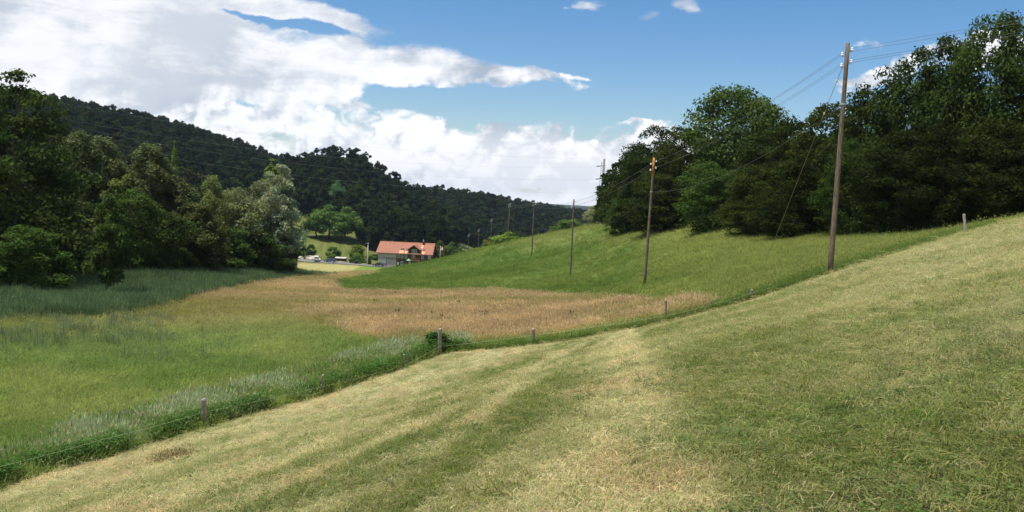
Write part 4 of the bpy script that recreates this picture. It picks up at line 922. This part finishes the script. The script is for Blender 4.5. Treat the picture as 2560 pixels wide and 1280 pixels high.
# ------------------------------------------------------------------ farmhouse
HP = on_ground(944, 351.5); HP.z += .1
house = empty('farmhouse', HP, 'long farmhouse with orange tiled roof, brown boarded dwelling and grey barn end', 'house', None, R_(-4.5))
DP = 10.0; WD = 20.8; EZ = 5.5; RS = .69; RZ = EZ+RS*5
def hb(name, mat, x0, x1, y0, y1, z0, z1, parent=None): return MB().box(x0, x1, y0, y1, z0, z1).build(name, mat, parent or house)
hb('barn_wall', GREYB, 0, 7.2, 0, DP, -1.5, 5.62)
m = MB(); m.poly([(7.2, 0, -1.5), (WD, 0, -1.5), (WD, 0, EZ+.1), (7.2, 0, EZ+.1)], (0, DP, 0)); m.build('dwelling_wall', BROWN, house)
for x0 in (0.0, WD-.3):
    m = MB(); m.poly([(x0+.02, .02, EZ+.05), (x0+.28, .02, EZ+.05), (x0+.28, 5, RZ-.05), (x0+.02, 5, RZ-.05)], (0, 0, -.001)) if False else None
    m = MB(); m.poly([(x0+.03, .03, EZ-.1), (x0+.03, DP-.03, EZ-.1), (x0+.03, 5, RZ-.1)], (.24, 0, 0)); m.build('gable', BROWN if x0 else GREYB, house)
def slope(x0l, x1l, x0h, x1h, sgn):
    y0 = -.75 if sgn > 0 else DP+.75; z0 = EZ-.75*RS+.12; yr = 5; m = MB()
    m.poly([(x0l, y0, z0), (x1l, y0, z0), (x1h, yr, RZ+.12), (x0h, yr, RZ+.12)], (0, 0, .17)); return m
r1 = slope(-.7, WD+.5, -.35, WD+.35, 1).build('roof', ROOF, house); slope(-.7, WD+.5, -.35, WD+.35, -1).build('rear_roof', ROOF, house)
MB().box(-.35, WD+.35, 4.86, 5.14, RZ+.24, RZ+.38).build('ridge_tiles', COPPER, house)
MB().box(-.7, WD+.5, -.86, -.74, EZ-.55, EZ-.40).build('gutter', BEAM, house)
def rz_(y): return EZ+y*RS+.30
# gable dormer
AX, AZ_, E0, E1, EZ2 = 13.95, 8.62, 11.35, 16.55, 6.78
yb = (EZ2-.30-EZ)/RS; ya = (AZ_-.30-EZ)/RS
m = MB(); m.poly([(AX-2.05, -.12, EZ-.9), (AX+2.05, -.12, EZ-.9), (AX+2.05, -.12, EZ2+.2), (AX, -.12, AZ_-.12), (AX-2.05, -.12, EZ2+.2)], (0, 2.6, 0)); m.build('dormer_wall', mat_plain('dark_boards', (.07, .035, .022), .8, .3, 3, .1, stretch=(4, 4, .4)), house)
dr = MB(); dr.poly([(E0, -.85, EZ2), (AX, -.85, AZ_), (AX, ya+.1, AZ_), (E0, yb+.1, EZ2)], (0, 0, .16)); dr.poly([(AX, -.85, AZ_+.002), (E1, -.85, EZ2), (E1, yb+.1, EZ2), (AX, ya+.1, AZ_+.002)], (0, 0, .16)); dr.build('dormer_roof', ROOF, house)
dv = MB(); dv.poly([(E0, -.95, EZ2-.03), (AX, -.95, AZ_-.03), (AX, -.95, AZ_+.22), (E0, -.95, EZ2+.22)], (0, .09, 0)); dv.poly([(AX, -.95, AZ_-.03), (E1, -.95, EZ2-.03), (E1, -.95, EZ2+.22), (AX, -.95, AZ_+.22)], (0, .09, 0)); dv.build('bargeboard', COPPER, house)
def window(x0, x1, z0, z1, y=0, mull=1, sh=(1, 1), name='window'):
    w = MB(); t_ = .10
    for b_ in ((x0-t_, x1+t_, z0-t_, z0), (x0-t_, x1+t_, z1, z1+t_), (x0-t_, x0, z0, z1), (x1, x1+t_, z0, z1)): w.box(b_[0], b_[1], y-.09, y+.02, b_[2], b_[3])
    for i in range(mull): xm = x0+(x1-x0)*(i+1)/(mull+1); w.box(xm-.05, xm+.05, y-.07, y+.02, z0, z1)
    f = w.build(name, WHITE, house); MB().box(x0, x1, y-.03, y+.01, z0, z1).build('pane', GLASS, f)
    sw = min(.42, (x1-x0)*.5)
    if sh[0]: MB().box(x0-t_-sw, x0-t_-.02, y-.10, y-.03, z0-.05, z1+.05).build('shutter', SHUT, f)
    if sh[1]: MB().box(x1+t_+.02, x1+t_+sw, y-.10, y-.03, z0-.05, z1+.05).build('shutter', SHUT, f)
window(7.75, 8.45, 3.55, 4.75, sh=(1, 1)); window(9.05, 9.7, 3.5, 4.7, sh=(0, 0)); window(10.55, 11.2, 3.5, 4.65)
window(13.2, 14.8, 5.72, 6.85, -.12, 2); window(13.3, 14.3, 3.4, 4.75, -.12); window(16.95, 17.75, 3.6, 4.7); window(12.0, 12.7, 1.0, 2.2); window(9, 9.8, .9, 2.1)
hb('corner_glazing', PALEB, 19.35, 20.55, -.06, .0, 3.6, 5.0); window(19.55, 20.35, 3.7, 4.5, -.06, 2, (0, 0))
hb('barn_beam', BEAM, 0, 7.25, -.08, 0, 3.35, 3.47); hb('barn_panel', PALEB, .15, 3.2, -.05, 0, 1.15, 2.45)
for x in (0.0, 3.25, 7.15): hb('barn_post', BEAM, x, x+.12, -.07, 0, -1.5, 3.35)
for x0, x1 in ((3.45, 5.15), (5.3, 7.05)): hb('barn_door', DOORB, x0, x1, -.12, 0, -1.2, 2.85)
hb('door_rail', BEAM, 3.4, 7.1, -.16, 0, 2.9, 3.05); hb('pale_door', PALEB, 7.45, 8.25, -.05, 0, .9, 1.9)
def roofpatch(name, mat, x0, x1, y0, y1, h=.04, parent=None):
    m = MB(); m.poly([(x0, y0, rz_(y0)), (x1, y0, rz_(y0)), (x1, y1, rz_(y1)), (x0, y1, rz_(y1))], (0, 0, h)); return m.build(name, mat, parent or house)
for a in ((8.2, 9.9, -.7, .75), (10.4, 11.3, -.7, .55), (16.6, 18.0, -.7, .7), (16.1, 16.9, 2.2, 4.3)): roofpatch('fresh_tile_field', COPPER, *a)
for x0 in (8.6, 9.35, 10.75, 17.2):
    sk = roofpatch('skylight', DARKST, x0, x0+.6, .95, 1.75, .08); roofpatch('pane', GLASS, x0+.09, x0+.51, 1.04, 1.66, .11, sk)
c = hb('chimney', mat_plain('chimney_brick', (.12, .06, .05), .9, .3, 8, .1), 16.35, 17.0, 3.9, 4.6, 7.6, 9.65)
m = MB(); m.poly([(16.3, 3.85, 9.95), (17.05, 3.85, 9.95), (16.67, 3.85, 10.75)], (0, .8, 0)); m.build('cowl', STEEL, c)
MB().box(13.0, 16.2, -1.7, -.12, 2.75, 2.95).build('balcony', COPPER, house)
rl = MB(); rl.box(13.0, 16.2, -1.75, -1.68, 2.95, 3.75); rl.build('balcony_rail', BROWN, house)
um = house.matrix_basis @ Vector((12.3, -2.0, 0)) if False else Matrix.Translation(HP) @ Matrix.Rotation(R_(-4.5), 4, 'Z') @ Vector((12.4, -2.2, 0))
pu = empty('parasol', um, 'green garden parasol in front of the farmhouse', 'parasol')
MB().tube([(0, 0, -1), (0, 0, 3.5)], .03, 6).build('pole', WHITE, pu)
m = MB(); k = 8; m.v = [(0, 0, 3.55)]+[(.95*math.cos(2*math.pi*i/k), .95*math.sin(2*math.pi*i/k), 2.85) for i in range(k)]+[(0, 0, 3.48)]; m.f = [(0, 1+i, 1+(i+1) % k) for i in range(k)]+[(9, 1+(i+1) % k, 1+i) for i in range(k)]; m.build('canopy', GREEN, pu)
# ------------------------------------------------------------------ cars
def car(name, label, u, d, L_, Wd, H_, paint, prof, glass, rz, wheels, wr=.31, cat='car', lights=True):
    root = empty(name, on_ground(u, d)+Vector((0, 0, .2)), label, cat, 'cars by the farm road', rz); hw = Wd/2
    m = MB(); n = len(prof)
    for s, k in ((-1, 1), (1, 1)):
        for x, z in prof: m.v.append((x*L_, s*hw*(1 if z < .55*H_/1 else .86), z*1.0))
    m.f = [tuple(range(n))[::-1], tuple(range(n, 2*n))]+[(i, (i+1) % n, n+(i+1) % n, n+i) for i in range(n)]
    m.build('body', paint, root, bevel=.04)
    for s in (-1, 1):
        for gp in glass:
            q = MB(); q.poly([(x*L_, s*hw*.87, z) for x, z in gp], (0, s*.03, 0)); q.build('side_window', GLASS, root)
        for wx in wheels:
            q = MB(); q.tube([(wx*L_, s*(hw-.19), wr), (wx*L_, s*(hw+.02), wr)], wr, 16); t_ = q.build('tyre', TYRE, root, True)
            q = MB(); q.tube([(wx*L_, s*(hw-.02), wr), (wx*L_, s*(hw+.035), wr)], wr*.62, 12); q.build('rim', WHITE, t_)
    return root
HB = [(-.5, .28), (-.5, .62), (-.44, .80), (-.27, .92), (-.12, 1.38), (0.0, 1.46), (.30, 1.44), (.44, 1.05), (.49, .85), (.5, .28)]
HG = [[(-.24, .95), (-.12, 1.33), (.0, 1.38), (.0, .95)], [(.03, .95), (.03, 1.38), (.28, 1.36), (.37, .98)]]
b = car('parked_car', 'dark blue hatchback with a windscreen painted as bright reflection parked on the farm road', 824, 350.5, 4.3, 1.7, 1.46, CARB, HB, HG, R_(-6), (-.31, .31))
q = MB(); q.poly([(-.26*4.3, -.72, .96), (-.26*4.3, .72, .96), (-.135*4.3, .68, 1.36), (-.135*4.3, -.68, 1.36)], (-.03, 0, .02)); q.build('windscreen', WHITE, b)  # bright glass reflection painted as a plain white pane
for s in (-1, 1): MB().box(-2.17, -2.0, s*.62-.14, s*.62+.14, .58, .74).build('headlight', WHITE, b)
SD = [(-.5, .28), (-.5, .62), (-.46, .80), (-.25, .92), (-.10, 1.36), (.18, 1.40), (.34, 1.02), (.5, .98), (.5, .28)]
SG = [[(-.22, .95), (-.10, 1.31), (.03, 1.33), (.03, .95)], [(.06, .95), (.06, 1.33), (.17, 1.33), (.28, .98)]]
b = car('parked_car', 'black saloon car parked against the grey barn wall', 945, 349.8, 3.9, 1.7, 1.4, CARD, SD, SG, R_(-5), (-.31, .31))
for s in (-1, 1): MB().box(1.9, 1.98, s*.6-.13, s*.6+.13, .7, .86).build('tail_light', RED, b)
VN = [(-.5, .3), (-.5, 1.9), (-.46, 2.05), (.22, 2.05), (.36, 1.3), (.48, 1.05), (.5, .3)]
VG = [[(-.1, 1.25), (-.1, 1.8), (.18, 1.8), (.30, 1.25)]]
v = car('parked_van', 'white van seen from behind, parked in front of the boulders', 791, 350.5, 4.4, 1.75, 2.05, CARW, VN, VG, R_(101), (-.32, .32), cat='van')
MB().box(-2.24, -2.18, -.62, .62, 1.32, 1.78).build('rear_window', GLASS, v); MB().box(-2.25, -2.19, -.8, .8, .3, .52).build('bumper', TYRE, v); MB().box(-2.24, -2.19, -.26, .26, .72, .84).build('number_plate', WHITE, v)
for s in (-1, 1): MB().box(-2.24, -2.18, s*.76-.08, s*.76+.08, .85, 1.25).build('tail_light', RED, v)
# ------------------------------------------------------------------ roadside things
lp = empty('street_lamp', on_ground(918, 352.5), 'slim white lamp pole between the bushes and the barn', 'lamp post')
H_ = (float(proj(np.array([list(lp.location)]))[1][0])-610)/FPX*352
MB().tube([(0, 0, -.3), (0.1, 0, H_)], [.11, .07], 10).build('pole', WHITE, lp, True)
MB().tube([(0.1, 0, H_-.05), (0.1, 0, H_+.15), (.1, 0, H_+.38), (.1, 0, H_+.5)], [.12, .24, .22, .06], 10).build('lamp_head', STEEL, lp, True)
fl = empty('flagpole', on_ground(1099, 353), 'white flagpole flying a red flag with a white cross beside the gable', 'flagpole')
H_ = (float(proj(np.array([list(fl.location)]))[1][0])-615)/FPX*353
MB().tube([(0, 0, -.3), (.1, 0, H_)], .05, 8).build('pole', WHITE, fl, True)
V = []; F_ = []; nx = 12
for i in range(nx+1):
    for j in range(7): f = i/nx; V.append((.12+f*1.35, .16*math.sin(f*7+j*.2), H_-.1-j*.29-.28*f*f))
for i in range(nx):
    for j in range(6): F_.append((i*7+j, i*7+j+1, (i+1)*7+j+1, (i+1)*7+j))
me = bpy.data.meshes.new('flag'); me.from_pydata(V, [], F_); me.materials.append(FLAGR); fo = link('flag', me, fl)
cs_ = MB()
for s in (-1, 1):
    for (i0, i1, j0, j1) in ((5, 7, 1, 5), (3, 5, 2, 4), (7, 9, 2, 4)):
        for i in range(i0, i1):
            for j in range(j0, j1):
                b0 = len(cs_.v)
                for (a_, c_) in ((i, j), (i, j+1), (i+1, j+1), (i+1, j)): q = V[a_*7+c_]; cs_.v.append((q[0], q[1]+s*.012, q[2]))
                cs_.f.append((b0, b0+1, b0+2, b0+3))
cs_.build('cross', WHITE, fo)
for u, d, lb in ((762, 346.3, 'white road marker post in front of the boulders'), (830, 346.3, 'white road marker post in front of the blue car'), (895, 346.3, 'white road marker post left of the lamp pole'), ):
    r = empty('marker_post', on_ground(u, d), lb, 'marker post', 'marker posts along the farm road')
    MB().tube([(0, 0, -.2), (0, 0, 1.05)], [.09, .07], 8).build('post', WHITE, r); MB().tube([(0, 0, .72), (0, 0, .88)], [.085, .083], 8).build('band', DARKST, r)
lg = empty('log_shelter', on_ground(850, 356), 'low weathered log shelter beside the farm track behind the blue car', 'shelter', None, R_(-8))
MB().box(-2, 2.2, 1.2, 1.4, -.5, 1.3).build('back_wall', BROWN, lg)
MB().poly([(-2.1, -.3, 1.15), (2.3, -.3, 1.15), (2.3, 1.5, 1.55), (-2.1, 1.5, 1.55)], (0, 0, .1)).build('roof', GREYB, lg)
for x in (-1.9, 0, 2.0): MB().box(x, x+.14, -.1, .04, -.5, 1.2).build('post', BEAM, lg)
for r_i in range(4):
    for c_i in range(8):
        if c_i < 7-r_i*.6: MB().tube([(.25+c_i*.24, 0, .1+r_i*.24), (.25+c_i*.24, 1.15, .1+r_i*.24)], .115, 7).build('log', BARK, lg)
# boulders
rk = []
for s in range(4):
    g = np.random.default_rng(200+s); import bmesh
    bm = bmesh.new(); bmesh.ops.create_icosphere(bm, subdivisions=2, radius=1)
    pn = g.normal(size=(9, 3)); pn /= np.linalg.norm(pn, axis=1)[:, None]
    for vv_ in bm.verts:
        for p_ in pn:
            dd = vv_.co.dot(Vector(p_)); lim = .72
            if dd > lim: vv_.co -= Vector(p_)*(dd-lim)
        vv_.co *= 1+g.uniform(-.05, .05)
    me = bpy.data.meshes.new('boulder'); bm.to_mesh(me); bm.free(); me.materials.append(ROCK); rk.append(me)
bb = empty('boulder_bank', on_ground(770, 356), 'bank of pale limestone boulders behind the white van', 'boulders'); g = random.Random(9)
for i in range(75):
    u = g.uniform(744, 800); d = 351.8+g.random()**1.1*(20 if u < 778 else 9)*(1 if u < 790 else .5); p = on_ground(u, d); s = g.uniform(.45, 1.0)
    o = link('boulder', rk[i % 4], bb); o.location = p-bb.location+Vector((0, 0, s*.35)); o.scale = (s*1.25, s, s*.8); o.rotation_euler = (g.uniform(-.3, .3), g.uniform(-.3, .3), g.uniform(0, 6.28))

# ------------------------------------------------------------------ air
hm = bpy.data.materials.new('haze'); hm.use_nodes = True; hm.node_tree.nodes.clear(); t = NT(hm.node_tree)
pvv = t.n('ShaderNodeVolumePrincipled'); pvv.inputs['Density'].default_value = HAZE; pvv.inputs['Color'].default_value = (.62, .78, 1, 1); pvv.inputs['Anisotropy'].default_value = .2
ho = t.n('ShaderNodeOutputMaterial'); t.L(pvv.outputs[0], ho.inputs['Volume'])
zmin = float(gz.min()); zmax = 110.0
tag(MB().box(-5600, 5600, -5600, 5600, zmin-1.5, zmax).build('haze', hm), kind='stuff', label='thin bluish summer haze over the valley')
